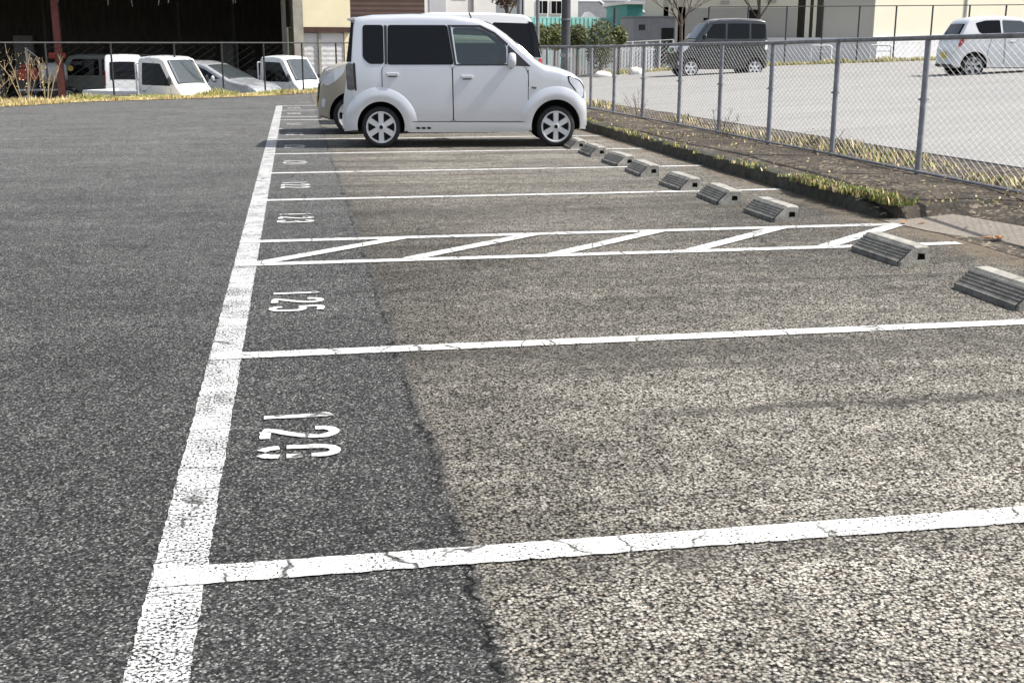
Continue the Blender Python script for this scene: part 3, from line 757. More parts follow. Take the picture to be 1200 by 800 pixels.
for sg in (-1,1):
    side_panel(SV, [(-.205,1.66),(.075,1.66),(.075,1.14),(-.13,1.14),(-.215,1.225)], sg, .004, 'quarter_window', M['dglass'], car)
    side_panel(SV, [(.085,1.655),(.125,1.655),(.118,1.135),(.085,1.135)], sg, .003, 'window_pillar', M['plastic'], car, rnd_=0)
    dr = door(SV, [(.05,1.105),(1.005,1.105),(1.015,.36),(.40,.36),(.37,.48),(.25,.66),(.05,.78)], sg, M['silver'], car, (.19,1.0,.17))
    side_panel(SV, [(.135,1.66),(.95,1.66),(1.035,1.13),(.122,1.13)], sg, .004, 'window_pane', M['dglass'], dr)
    side_panel(SV, [(.955,1.662),(.995,1.662),(1.07,1.125),(1.04,1.125)], sg, .003, 'window_pillar', M['plastic'], dr, rnd_=0)
    dr = door(SV, [(1.022,1.105),(2.02,1.105),(2.065,1.0),(2.06,.50),(2.02,.36),(1.03,.36)], sg, M['silver'], car, (1.215,.965,.17))
    # frame round the see-through pane
    pane = side_panel(SV, [(1.02,1.63),(1.39,1.627),(1.58,1.535),(1.77,1.39),(1.77,1.13),(1.08,1.135)], sg, -.004, 'window_pane', M['pane'], dr, .004, .05)
    side_panel(SV, [(1.785,1.40),(2.105,1.105),(1.785,1.12)], sg, .004, 'mirror_panel', M['plastic'], dr, rnd_=.02)
    for seg in ([(.985,1.662),(1.41,1.66),(1.39,1.625),(1.02,1.628)], [(1.41,1.66),(1.61,1.562),(1.585,1.53),(1.39,1.625)], [(1.61,1.562),(1.79,1.41),(1.772,1.378),(1.585,1.53)], [(1.06,1.118),(1.79,1.118),(1.79,1.137),(1.08,1.14)]):
        side_panel(SV, seg, sg, .003, 'window_seal', M['plastic'], dr, rnd_=0)
    mirror(SV, 1.83, 1.19, sg, M['silver'], car, .12, .215, .17)
    side_panel(SV, [(-.45,1.15),(-.345,1.15),(-.335,.79),(-.44,.79)], sg, .006, 'tail_lamp', M['smokelamp'], car)
    side_panel(SV, [(-.362,1.69),(-.325,1.69),(-.372,1.17),(-.440,1.17)], sg, .008, 'rear_window_edge', M['dglass'], car, rnd_=0)
    side_panel(SV, [(-.352,1.155),(-.318,1.155),(-.305,.785),(-.335,.785)], sg, .008, 'tail_lamp_trim', M['plastic'], car)
    side_panel(SV, [(2.64,.98),(2.80,.90),(2.86,.80),(2.85,.68),(2.79,.69),(2.74,.80),(2.65,.90)], sg, .004, 'headlamp', M['clearlamp'], car, .018)
    side_panel(SV, [(2.11,.835),(2.185,.825),(2.18,.80),(2.12,.805)], sg, .006, 'side_repeater', M['smokelamp'], car, rnd_=.01)
    side_panel(SV, [(.36,.355),(2.09,.345),(2.09,.205),(.38,.21)], sg, .018, 'side_skirt', M['silver'], car, .03)
    side_panel(SV, [(.40,.362),(2.08,.352),(2.08,.344),(.40,.354)], sg, .0195, 'sill_seam', M['gap'], car, .01, 0)
    side_panel(SV, [(2.06,1.06),(2.072,1.06),(2.078,.84),(2.066,.84)], sg, .003, 'wing_seam', M['gap'], car, .01, 0)
    side_panel(SV, [(-.50,.48),(-.28,.50),(-.28,.49),(-.50,.47)], sg, .004, 'bumper_seam', M['gap'], car, .01, 0)
    side_panel(SV, [(2.62,1.0),(2.81,.915),(2.872,.81),(2.862,.665),(2.785,.675),(2.725,.79),(2.63,.895)], sg, .002, 'headlamp_surround', M['plastic'], car)
    for q in range(3):
        x = .50+.075*q
        side_panel(SV, [(x,.285),(x+.055,.285),(x+.06,.255),(x+.005,.255)], sg, .022, 'skirt_emblem', M['plastic'], car, .006, .01)
    T_,B_,side_,rc_ = car_fns(SV)
    for (ax,az,ri,ro,a0,a1) in ((.015,.30,.345,.545,-8,188),(2.465,.30,.365,.55,-8,188)):
        b = MB(); vs = []; n = 40
        prof = [(ri-.008,-.06),(ri-.008,.012),(ri+.015,.022),((ri+ro)/2,.021),(ro-.05,.012),(ro-.02,.004),(ro,-.006)]
        for i in range(n+1):
            a = R(a0+(a1-a0)*i/n)
            for (rr, o_) in prof:
                x = ax+rr*.97*cos(a); z = az+rr*sin(a); x = min(max(x,-.50),2.90)
                vs.append((x, sg*(side_(x,z)+o_), max(z,.215)))
        k = len(prof); b.add(vs, [(i*k+j,(i+1)*k+j,(i+1)*k+j+1,i*k+j+1) for i in range(n) for j in range(k-1)])
        b.build('fender', M['silver'], car, smooth=50)
top_panel(SV, 1.50, 2.24, .93, .004, 'windscreen', M['wglass'], car, fy2=.97)
top_panel(SV, -.42, -.345, .90, .005, 'rear_window', M['dglass'], car)
b = MB(); b.add([(-.30,y*.60,1.765) for y in (-1,1)]+[(-.42,y*.58,1.745) for y in (-1,1)]+[(-.41,y*.58,1.72) for y in (-1,1)]+[(-.31,y*.60,1.72) for y in (-1,1)],
     [(0,1,3,2),(2,3,5,4),(4,5,7,6),(6,7,1,0),(0,2,4,6),(1,7,5,3)]); b.build('roof_spoiler', M['silver'], car, bevel=.008)
for y in (-.36,.36):
    b = MB(); b.box(1.02,1.50,y-.24,y+.24,.5,.85); b.box(.90,1.08,y-.23,y+.23,.8,1.30); b.box(.90,1.0,y-.12,y+.12,1.30,1.56); b.build('seat', M['seat'], car, bevel=.04)
b = MB()
for k in range(28):
    a0 = 2*pi*k/28; a1 = 2*pi*(k+1)/28
    b.tube([(1.72+.09*sin(a)*.5, -.33+.18*cos(a), 1.20+.17*sin(a)) for a in (a0,a1)], .016, 6, False)
b.build('steering_wheel', M['plastic'], car)
b = MB(); b.tube([(1.75,-.52,1.76),(1.62,-.55,1.99)] if 0 else [(1.30,-.35,1.76),(1.27,-.35,1.83)], .012, 6); b.build('aerial', M['plastic'], car)
b = MB(); b.box(-.52,-.47,-.66,.66,.25,.47); b.build('rear_bumper', M['silver'], car, bevel=.03)

# --- beige car parked nose out behind the silver one
def hatch_spec(W, H, hood, L0, L1, wb, belt, r, wsx, hoodx, zb=.22, tum=.15, one_box=False):
    """generic small car: tail at -L0, nose at wb+L1, windscreen foot at hoodx, roof front at wsx"""
    n = wb+L1
    return dict(W=W, belt=belt, roof=H, tum=tum, rc=.08,
      top=[(-L0,.45),(-L0+.02,.75),(-L0+.06,belt),(-L0+.16,H-.18),(-L0+.24,H-.04),(-L0+.5,H),(wsx*.5,H+.02),(wsx-.2,H-.02),(wsx,H-.08),(hoodx,hood+.05),(hoodx+.12,hood),(n-.35,hood-.06),(n-.14,hood-.16),(n-.04,hood-.34),(n,.45)],
      bot=[(-L0,.28),(-L0+.15,zb),(n-.2,zb),(n,.28)],
      plan=[(-L0,.86),(-L0+.05,.94),(-L0+.15,.985),(.1,1),(wb,1),(n-.25,.96),(n-.12,.9),(n-.04,.82),(n,.72)],
      axles=[(0,r,r),(wb,r,r)], arches=[(0,r+.02,r+.06),(wb,r+.02,r+.06)])
ST = hatch_spec(.73, 1.52, 1.14, .42, .52, 2.28, 1.08, .295, 1.45, 2.0)
tan = vehicle('parked_car', ST, 'tan', (.66+2.80, 17.02, 0), pi, 'beige small car parked nose out, half hidden behind the silver wagon', 'car')
for sg in (-1,1):
    side_panel(ST, [(-.1,1.42),(.85,1.42),(.9,1.12),(-.15,1.12)], sg, .004, 'window_pane', M['dglass'], tan)
    side_panel(ST, [(.92,1.42),(1.4,1.40),(1.9,1.15),(.98,1.12)], sg, .004, 'window_pane', M['dglass'], tan)
    side_panel(ST, [(2.36,1.06),(2.52,1.03),(2.66,.93),(2.73,.80),(2.66,.76),(2.52,.84),(2.40,.95)], sg, .006, 'headlamp', M['clearlamp'], tan)
    side_panel(ST, [(2.69,.56),(2.75,.56),(2.755,.44),(2.71,.42)], sg, .006, 'fog_lamp', M['clearlamp'], tan, rnd_=.02)
    mirror(ST, 1.82, 1.2, sg, M['tan'], tan)
top_panel(ST, 2.58, 2.755, .98, .006, 'headlamp', M['clearlamp'], tan, fy2=.98)
top_panel(ST, 2.56, 2.76, .55, .010, 'bonnet', M['tan'], tan)
top_panel(ST, 2.765, 2.795, .8, .008, 'grille', M['plastic'], tan)
top_panel(ST, 1.5, 1.98, .95, .004, 'windscreen', M['wglass'], tan)
b = MB(); b.box(2.76,2.815,-.52,.52,.24,.36); b.build('bumper_lip', M['grey_silver'], tan, bevel=.02)
b = MB(); b.box(2.805,2.82,-.17,.17,.40,.56); b.build('number_plate', M['yellowplate'], tan)

# --- white boxy car further along the row, only its roof and tail show
SW = hatch_spec(.73, 1.93, 1.15, .38, .55, 2.45, 1.15, .29, 2.0, 2.55, tum=.12)
SW['rc'] = .04; SW['top'] = [(-.38,.45),(-.375,.75),(-.34,1.2),(-.20,1.72),(-.14,1.85),(-.02,1.91),(.5,1.94),(1.6,1.94),(2.0,1.88),(2.5,1.2),(2.65,1.14),(2.85,1.05),(2.96,.85),(3.0,.45)]
SW['plan'] = [(-.38,.88),(-.34,.96),(-.2,1),(2.45,1),(2.75,.95),(2.9,.88),(3.0,.72)]
wc = vehicle('parked_car', SW, 'white', (4.38, 19.3, 0), pi, 'white tall car with blackened tail, behind the silver wagon', 'car')
for sg in (-1,1):
    side_panel(SW, [(-.315,1.18),(-.19,1.76),(.55,1.78),(.55,1.18)], sg, .004, 'quarter_window', M['dglass'], wc)
    side_panel(SW, [(.6,1.78),(1.9,1.78),(2.2,1.2),(.6,1.2)], sg, .004, 'window_pane', M['dglass'], wc)
    side_panel(SW, [(-.335,1.17),(-.185,1.78),(-.10,1.80),(-.2,1.17)], sg, .012, 'rear_pillar', M['dglass'], wc, rnd_=0)
    side_panel(SW, [(-.36,1.15),(-.28,1.15),(-.28,.8),(-.36,.8)], sg, .005, 'tail_lamp', M['redlamp'], wc)
top_panel(SW, -.335, -.19, .98, .02, 'rear_window', M['dglass'], wc)

# --- charcoal tall van in the neighbouring lot
SB = hatch_spec(.74, 2.02, 1.28, .48, .55, 2.45, 1.28, .30, 1.75, 2.25, zb=.26, tum=.10)
SB['top'] = [(-.48,.45),(-.475,.8),(-.46,1.3),(-.40,1.86),(-.34,1.98),(-.1,2.02),(.6,2.05),(1.4,2.02),(1.72,1.94),(1.85,1.86),(2.28,1.30),(2.4,1.25),(2.78,1.16),(2.92,1.02),(2.98,.75),(3.0,.45)]
van = vehicle('parked_van', SB, 'black', (16.96, 40.15, zlot(15.7,39.4)-.09), pi, 'charcoal tall van with dark windows parked beyond the chain link fence', 'van')
for sg in (-1,1):
    side_panel(SB, [(-.36,1.86),(.20,1.88),(.20,1.34),(-.40,1.34)], sg, .004, 'quarter_window', M['dglass'], van)
    d = door(SB, [(.24,1.30),(1.13,1.30),(1.13,.34),(.42,.34),(.24,.62)], sg, M['black'], van)
    side_panel(SB, [(.27,1.88),(1.09,1.88),(1.12,1.34),(.27,1.34)], sg, .004, 'window_pane', M['dglass'], d)
    d = door(SB, [(1.17,1.30),(2.08,1.30),(2.08,.34),(1.17,.34)], sg, M['black'], van)
    side_panel(SB, [(1.18,1.88),(1.66,1.86),(2.02,1.36),(1.18,1.34)], sg, .004, 'window_pane', M['dglass'], d)
    side_panel(SB, [(.25,1.20),(.55,1.20),(.55,1.16),(.25,1.16)], sg, .012, 'handle', M['chrome'], van)
    side_panel(SB, [(2.50,1.18),(2.76,1.13),(2.88,1.02),(2.90,.86),(2.74,.88),(2.60,1.0)], sg, .006, 'headlamp', M['clearlamp'], van)
    side_panel(SB, [(2.80,.55),(2.93,.55),(2.93,.42),(2.84,.40)], sg, .008, 'fog_lamp', M['chrome'], van, rnd_=.02)
    side_panel(SB, [(-.46,1.28),(-.34,1.28),(-.35,.95),(-.47,.95)], sg, .008, 'tail_lamp', M['clearlamp'], van)
    mirror(SB, 1.98, 1.42, sg, M['black'], van)
top_panel(SB, 1.80, 2.27, .96, .004, 'windscreen', M['wglass'], van)
top_panel(SB, 2.84, 2.955, .96, .006, 'headlamp', M['clearlamp'], van)
top_panel(SB, 2.80, 2.965, .50, .012, 'grille', M['chrome'], van)
top_panel(SB, -.44, -.37, .9, .004, 'rear_window', M['dglass'], van)
top_panel(SB, -.30, 1.65, .99, .004, 'roof_panel', M['grey_silver'], van)

# --- white hatchback at the right edge
SH = hatch_spec(.74, 1.64, 1.05, .52, .6, 2.45, 1.10, .31, 1.5, 2.25, zb=.24, tum=.20)
SH['top'] = [(-.56,.40),(-.575,.55)] and [(-.575,.50),(-.56,.72),(-.50,.98),(-.42,1.12),(-.23,1.48),(-.12,1.58),(.2,1.63),(.8,1.65),(1.3,1.60),(1.6,1.50),(2.25,1.10),(2.4,1.04),(2.75,.95),(2.92,.82),(3.0,.62),(3.03,.45)]
SH['bot'] = [(-.575,.30),(-.4,.25),(2.8,.24),(3.03,.3)]
SH['plan'] = [(-.575,.78),(-.55,.88),(-.48,.95),(-.35,.99),(0,1),(2.4,1),(2.75,.94),(2.92,.86),(3.03,.7)]
wh = vehicle('parked_car', SH, 'white', (18.92, 28.6, zlot(18.8,28.2)-.07), R(-9), 'white hatchback at the right edge beyond the fence, red tail lamps', 'car', rim='steelrim')
for sg in (-1,1):
    side_panel(SH, [(-.02,1.46),(.25,1.53),(.66,1.54),(.70,1.16),(.22,1.15),(.08,1.22)], sg, .004, 'window_pane', M['dglass'], wh)
    d = door(SH, [(.45,1.10),(.78,1.10),(.80,.36),(.50,.36),(.34,.62)], sg, M['white'], wh)
    d = door(SH, [(.82,1.10),(1.85,1.08),(1.9,.36),(.84,.36)], sg, M['white'], wh, (1.0,.97,.16))
    side_panel(SH, [(.72,1.54),(1.25,1.52),(1.85,1.15),(.76,1.16)], sg, .004, 'window_pane', M['wglass'], d)
    side_panel(SH, [(-.40,1.10),(-.30,1.12),(-.34,.92),(-.46,.78),(-.48,.86)], sg, .008, 'tail_lamp', M['redlamp'], wh, rnd_=.02)
    mirror(SH, 1.75, 1.15, sg, M['white'], wh)
top_panel(SH, -.405, -.255, .88, .005, 'rear_window', M['dglass'], wh)
top_panel(SH, 1.62, 2.22, .93, .005, 'windscreen', M['wglass'], wh)
b = MB(); b.box(-.597,-.582,-.17,.17,.52,.68); b.build('number_plate', M['yellowplate'], wh)
b = MB(); b.box(-.60,-.50,-.60,.60,.27,.36); b.build('rear_bumper', M['plastic'], wh, bevel=.02)

# --- kei pickup trucks in the yard
def kei_truck(loc, rz, label, frame=True):
    S = dict(W=.71, belt=1.12, roof=1.92, tum=.11, rc=.08,
      top=[(1.45,1.86),(1.5,1.91),(1.8,1.94),(2.2,1.92),(2.36,1.86),(2.78,1.16),(2.9,1.06),(2.96,.85),(2.98,.5)],
      bot=[(1.45,.36),(1.6,.30),(2.8,.28),(2.98,.34)], plan=[(1.45,.97),(1.5,1),(2.5,1),(2.8,.97),(2.9,.92),(2.98,.82)],
      axles=[(0,.27,.27),(2.15,.27,.27)], arches=[(2.15,.28,.33)])
    t = vehicle('pickup_truck', S, 'white', loc, rz, label, 'truck', rim='steelrim')
    for sg in (-1,1):
        d = door(S, [(1.55,1.10),(2.62,1.08),(2.60,.62),(2.5,.62),(2.4,.58),(1.9,.58),(1.8,.36),(1.55,.36)], sg, M['white'], t, (1.70,1.02,.13))
        side_panel(S, [(1.60,1.76),(2.24,1.74),(2.62,1.14),(1.60,1.16)], sg, .004, 'window_pane', M['dglass'], d)
        side_panel(S, [(2.78,.92),(2.93,.90),(2.95,.72),(2.80,.72)], sg, .006, 'headlamp', M['clearlamp'], t)
        mirror(S, 2.66, 1.30, sg, M['plastic'], t, .06, .22, .13)
    top_panel(S, 2.385, 2.765, .95, .005, 'windscreen', M['wglass'], t)
    top_panel(S, 2.80, 2.885, .8, .004, 'front_panel', M['white'], t)
    b = MB(); b.box(-.62,1.40,-.70,.70,.62,.70); b.box(-.5,1.4,-.3,.3,.40,.62); b.build('bed', M['white'], t)
    for sg in (-1,1):
        b = MB(); b.box(-.60,1.40, sg*.70-.015, sg*.70+.015, .66,.98); b.box(-.60,1.40, sg*.715-.012, sg*.715+.012, .92,.965); b.build('bed_side', M['white'], t)
    b = MB(); b.box(-.635,-.60,-.71,.71,.66,.98); b.build('tailgate', M['white'], t)
    if frame:
        b = MB()
        for y in (-.66,.66): b.tube([(1.36,y,.7),(1.36,y,1.74)], .022, 8)
        b.tube([(1.36,-.66,1.74),(1.36,.66,1.74)], .022, 8); b.tube([(1.36,-.66,1.3),(1.36,.66,1.3)], .018, 8); b.build('headboard', M['white'], t)
    return t
kei_truck((-4.78,33.62,-.88), R(-36), 'white flatbed mini truck nearest the red steel post')
kei_truck((-1.50,37.8,-.92), R(-38), 'white mini truck beside the concrete pillar of the shed')
# silver car between the trucks
SS = hatch_spec(.80, 1.62, 1.12, .8, .75, 2.5, 1.08, .31, 1.35, 2.2, tum=.2)
SS['top'] = [(-.8,.45),(-.78,.8),(-.72,1.08),(-.45,1.35),(-.1,1.55),(.4,1.64),(.9,1.63),(1.3,1.54),(2.2,1.10),(2.4,1.06),(2.85,.98),(3.1,.84),(3.22,.6),(3.25,.45)]
sv = vehicle('parked_car', SS, 'grey_silver', (-3.15,35.8,-.76), R(-30), 'silver car with sloping windscreen parked between two white mini trucks', 'car', rim='steelrim')
for sg in (-1,1):
    side_panel(SS, [(-.25,1.36),(.25,1.50),(.55,1.52),(.58,1.12),(-.3,1.12)], sg, .004, 'window_pane', M['dglass'], sv)
    side_panel(SS, [(.62,1.52),(1.05,1.50),(1.35,1.40),(1.90,1.13),(.65,1.12)], sg, .004, 'window_pane', M['dglass'], sv)
    side_panel(SS, [(2.82,.9),(3.05,.82),(3.12,.70),(2.9,.72)], sg, .006, 'headlamp', M['clearlamp'], sv)
    mirror(SS, 1.72, 1.14, sg, M['grey_silver'], sv)
top_panel(SS, 1.36, 2.16, .93, .005, 'windscreen', M['wglass'], sv)
# white van seen behind the first truck's bed
SK = hatch_spec(.58, 1.98, 1.2, .45, .4, 2.4, 1.2, .27, 2.2, 2.6, tum=.08)
SK['top'] = [(-.45,.45),(-.44,.8),(-.42,1.2),(-.36,1.8),(-.30,1.92),(-.1,1.97),(1.8,1.98),(2.1,1.93),(2.55,1.25),(2.65,1.15),(2.75,.9),(2.8,.45)]
SK['plan'] = [(-.45,.92),(-.40,.98),(-.2,1),(2.4,1),(2.65,.95),(2.8,.82)]
SK['bot'] = [(-.45,.28),(2.8,.28)]
kv = vehicle('parked_van', SK, 'white', (-4.98,36.75,-.92), R(97), 'white box van with dark rear window behind the flatbed truck', 'van', rim='steelrim')
for sg in (-1,1):
    side_panel(SK, [(-.25,1.82),(.9,1.82),(.9,1.25),(-.28,1.25)], sg, .004, 'window_pane', M['dglass'], kv)
    side_panel(SK, [(1.0,1.82),(1.95,1.82),(2.3,1.25),(1.0,1.25)], sg, .004, 'window_pane', M['dglass'], kv)
    side_panel(SK, [(-.43,1.5),(-.34,1.5),(-.34,1.05),(-.43,1.05)], sg, .008, 'tail_lamp', M['redlamp'], kv)
top_panel(SK, -.418, -.365, .86, .005, 'rear_window', M['dglass'], kv)

# --- farm sprayer and an old grey truck in the shade of the shed
sp = empty('farm_sprayer', (-7.5,37.9,-.80), R(8), 'farm sprayer with white tank and red engine by the red post', 'farm machine')
b = MB(); b.lathe_y([(.001,-.42),(.2,-.42),(.30,-.34),(.32,0),(.30,.34),(.2,.42),(.001,.42)], 24); o = b.build('tank', M['tank'], sp, smooth=50); o.rotation_euler = (0,0,pi/2); o.location = (.2,0,1.28)
b = MB(); b.lathe_y([(.001,-.03),(.09,-.03),(.09,.05),(.001,.05)], 16); o = b.build('tank_cap', M['yellow'], sp); o.location = (.72,-.1,1.42); o.rotation_euler = (0,0,.3)
b = MB(); b.box(-.85,-.25,-.28,.28,1.05,1.42); b.box(-.75,-.4,-.2,.2,1.42,1.55); b.build('engine', M['redpaint'], sp, bevel=.04)
b = MB(); b.box(.1,.62,-.22,.22,1.72,1.92); b.build('hopper', M['redpaint'], sp, bevel=.05)
b = MB()
for y in (-.3,.3):
    b.tube([(-.9,y,.75),(.8,y,.75)], .035, 8); b.tube([(-.55,y,.75),(-.55,y,2.05)], .022, 8); b.tube([(.4,y,.75),(.4,y,1.75)], .022, 8)
b.tube([(-.55,-.3,2.05),(-.55,.3,2.05)], .022, 8); b.tube([(-.55,-.3,2.05),(-.2,-.3,1.75),(-.2,-.3,.75)], .02, 8)
b.build('frame', M['steelrim'], sp)
for x, r in ((-.6,.34),(.55,.42)):
    for sg in (-1,1): wheel(sp, x, sg*.48, r, r, sg, 'steelrim', .2)
SG = hatch_spec(.72, 1.95, 1.25, .4, .4, 2.3, 1.2, .28, 2.2, 2.6, tum=.06)
SG['top'] = [(-.45,.5),(-.44,.85),(-.42,1.2),(-.38,1.85),(-.28,1.95),(1.8,1.97),(2.1,1.92),(2.5,1.3),(2.62,1.15),(2.72,.9),(2.75,.5)]
SG['plan'] = SK['plan']; SG['bot'] = [(-.45,.3),(2.8,.3)]
gt = vehicle('parked_van', SG, 'greygreen', (-4.75,38.9,-.92), R(168), 'dull grey green old van in the deep shade of the shed', 'van', rim='steelrim')
for sg in (-1,1):
    side_panel(SG, [(-.25,1.82),(1.0,1.82),(1.0,1.3),(-.28,1.3)], sg, .004, 'window_pane', M['dglass'], gt)
    side_panel(SG, [(1.1,1.82),(1.95,1.82),(2.25,1.3),(1.1,1.3)], sg, .004, 'window_pane', M['dglass'], gt)

# ------------------------------------------------------------------ left yard: fence, shed, store
LP = [(-11.2,23.0),(-9.6,26.2),(-7.9,29.2),(-6.1,30.6),(-4.55,31.3),(-2.98,32.2),(-1.72,32.75),(-.56,33.3),(.55,34.2),(1.6,35.3),(2.7,36.4)]
fence('wire_fence', [(x,y,-.05) for x,y in LP], 1.46, (M['blackwire'],M['brownpole'],M['blackwire']), 'thin dark wire fence in front of the shed and trucks', .17, .004, .026, (.06,None), True, False, railr=.02)
shed = empty('open_shed', (-7,40,-.92), 0, 'open fronted dark shed with a red steel post and splintered eaves', 'shed')
def sub(name, mat, parent, boxes, bevel=0):
    b = MB(); o = parent.location
    for (x0,x1,y0,y1,z0,z1) in boxes: b.box(x0-o.x,x1-o.x,y0-o.y,y1-o.y,z0-o.z,z1-o.z)
    return b.build(name, mat, parent, bevel=bevel)
sub('back_wall', M['shedin'], shed, [(-20,.1,47,47.15,-.92,4.6)])
sub('side_wall', M['shedin'], shed, [(-20.1,-19.95,37.2,47,-.92,4),(-.05,.1,38.6,38.7,-.92,3.1)])
b = MB(); b.add([(x-shed.location.x, y-40, z+.92) for x,y,z in [(-20.4,36.6,2.88),(.12,36.6,2.88),(.12,47.4,4.7),(-20.4,47.4,4.7),(-20.4,36.6,2.98),(.12,36.6,2.98),(.12,47.4,4.8),(-20.4,47.4,4.8)]],
     [(0,3,2,1),(4,5,6,7),(0,1,5,4),(1,2,6,5),(2,3,7,6),(3,0,4,7)]); b.build('roof', M['shedroof'], shed)
b = MB(); b.add([(xx+7, yy-40, zz+.92) for xx in (-.02,.09) for yy, zz in ((38.71,-.92),(47.1,-.92),(47.1,4.62),(38.71,3.20))], [(0,1,2,3),(7,6,5,4),(0,4,5,1),(1,5,6,2),(2,6,7,3),(3,7,4,0)]); b.build('side_wall', M['shedin'], shed)
for x, y, z, l in ((-12.5,46.6,-.9,2.1),(-11,46.4,-.9,1.5),(-9.9,46.7,-.9,2.6),(-8.4,46.5,-.9,1.2),(-3.2,46.4,-.9,1.7),(-2.2,46.7,-.9,2.4),(-1.2,46.3,-.9,1.3)):
    b = MB(); b.box(x+7-.35,x+7+.35,y-40-.2,y-40+.2,0,l); b.box(x+7-.38,x+7+.38,y-40-.23,y-40-.2,l*.45,l*.5); b.build('stored_crate', M['contgrey'], shed)
for x in (-6.92,-13.5): sub('post', M['redsteel'], shed, [(x-.10,x+.10,36.90,36.93,-.92,2.9),(x-.10,x+.10,37.07,37.10,-.92,2.9),(x-.015,x+.015,36.93,37.07,-.92,2.9)])
sub('floor', M['yard'], shed, [(-20,.0,37.0,47,-.9,-.86)])
for k in range(16):
    x = -12+rnd.random()*11.5; l = .10+rnd.random()*.32; y = 36.75+rnd.random()*.5; t = (rnd.random()-.5)*.15
    b = MB(); b.tube([(x+7,y-40,2.92+.92),(x+7+t,y-40,2.92-l+.92)], [.022,.008], 5); b.build('splintered_lath', M['lath'], shed)
b = MB(); b.tube([(-13+7,-3.1,2.87+.92-.05),(-.0+6.9,-3.1,2.82+.92)], .04, 6); b.build('eave_beam', M['brownbeam'], shed)
for x in (-11,-8.7,-3.9,-1.9):
    b = MB(); b.box(x+7-.06,x+7+.06, 4.5,4.6, 0, 4.6); b.build('stud', M['shedin'], shed)

st = empty('storage_building', (1.3,41,-.92), R(13), 'cream storage building with white shutters under a brown beam', 'building')
sub('wall', M['cream'], st, [(.34,2.38,41,42.4,1.96,4.2)])
sub('pillar', M['concrete'], st, [(.06,.40,39.9,40.3,-.92,4.4)])
sub('beam', M['brownbeam'], st, [(.40,2.36,40.95,41.2,1.78,1.955)])
sub('lower_wall', M['cream'], st, [(2.15,2.37,41.05,42.4,-.92,1.78),(.42,2.15,42.2,42.3,-.92,1.95)])
for x0, x1 in ((.48,1.19),(1.29,2.13)):
    b = MB(); o = st.location; n = 16
    for k in range(n):
        z0 = -.92+2.68*k/n; z1 = -.92+2.68*(k+1)/n
        b.add([(x0-o.x,41.10-41,z0+.92),(x1-o.x,41.10-41,z0+.92),(x1-o.x,41.092-41,(z0+z1)/2+.92),(x0-o.x,41.092-41,(z0+z1)/2+.92),(x1-o.x,41.10-41,z1+.92),(x0-o.x,41.10-41,z1+.92)], [(0,1,2,3),(3,2,4,5)])
    b.build('shutter', M['shutter'], st)
sub('mullion', M['concrete'], st, [(1.195,1.285,41.02,41.14,-.92,1.78)])

# ------------------------------------------------------------------ buildings behind the bays
bw = empty('brown_building', (4.3,50,-.5), 0, 'building with brown corrugated wall above the silver wagon roof', 'building')
b = MB(); o = bw.location
for k in range(30):
    z0 = -.5+.2*k; b.add([(2.75-o.x,.0,z0+.5),(5.95-o.x,.0,z0+.5),(5.95-o.x,-.008,z0+.6),(2.75-o.x,-.008,z0+.6),(5.95-o.x,0,z0+.7),(2.75-o.x,0,z0+.7)], [(0,1,2,3),(3,2,4,5)])
b.build('corrugated_wall', M['brownwall'], bw); sub('side_wall', M['brownwall'], bw, [(2.75,5.95,50.01,56,-.5,5.45)])
wb_ = empty('white_building', (9,60,-.3), R(14), 'white rendered building with grey panel and downpipe behind the silver wagon', 'building')
sub('wall', M['whitewall'], wb_, [(6.3,10.85,60,68,-.3,6.5)])
sub('grey_door', M['greydoor'], wb_, [(7.15,8.05,59.96,59.998,-.2,6.1)])
sub('downpipe', M['concrete'], wb_, [(9.5,9.58,59.9,59.98,-.3,6.4)])
sub('canopy', M['brownbeam'], wb_, [(7.1,9.4,58.9,59.95,2.72,2.84)])
sub('window', M['dglass'], wb_, [(8.4,9.2,59.97,59.998,3.6,4.8)])
hs = empty('white_house', (17,75,0), R(14), 'white house with a pair of dark windows behind the round shrubs', 'house')
sub('wall', M['whitewall'], hs, [(14.9,18.75,75,82,0,6.4)])
for x0, x1 in ((15.78,16.5),(16.8,17.5)):
    w = sub('window', M['whitewall'], hs, [(x0-.06,x1+.06,74.94,74.99,3.2,4.1)]); 
    p = MB(); p.box(x0-17,x0+(x1-x0)*.46-17,-.075,-.065,3.27,4.03); p.box(x0+(x1-x0)*.54-17,x1-17,-.075,-.065,3.27,4.03); p.build('pane', M['dglass'], w)
b = MB(); b.add([(14.4-17,-.5,6.4),(19.2-17,-.5,6.4),(19.2-17,7.5,6.4),(14.4-17,7.5,6.4),(15.6-17,3.5,8),(18-17,3.5,8)], [(0,1,5,4),(1,2,5),(2,3,4,5),(3,0,4),(3,2,1,0)]); b.build('roof', M['tile'], hs)
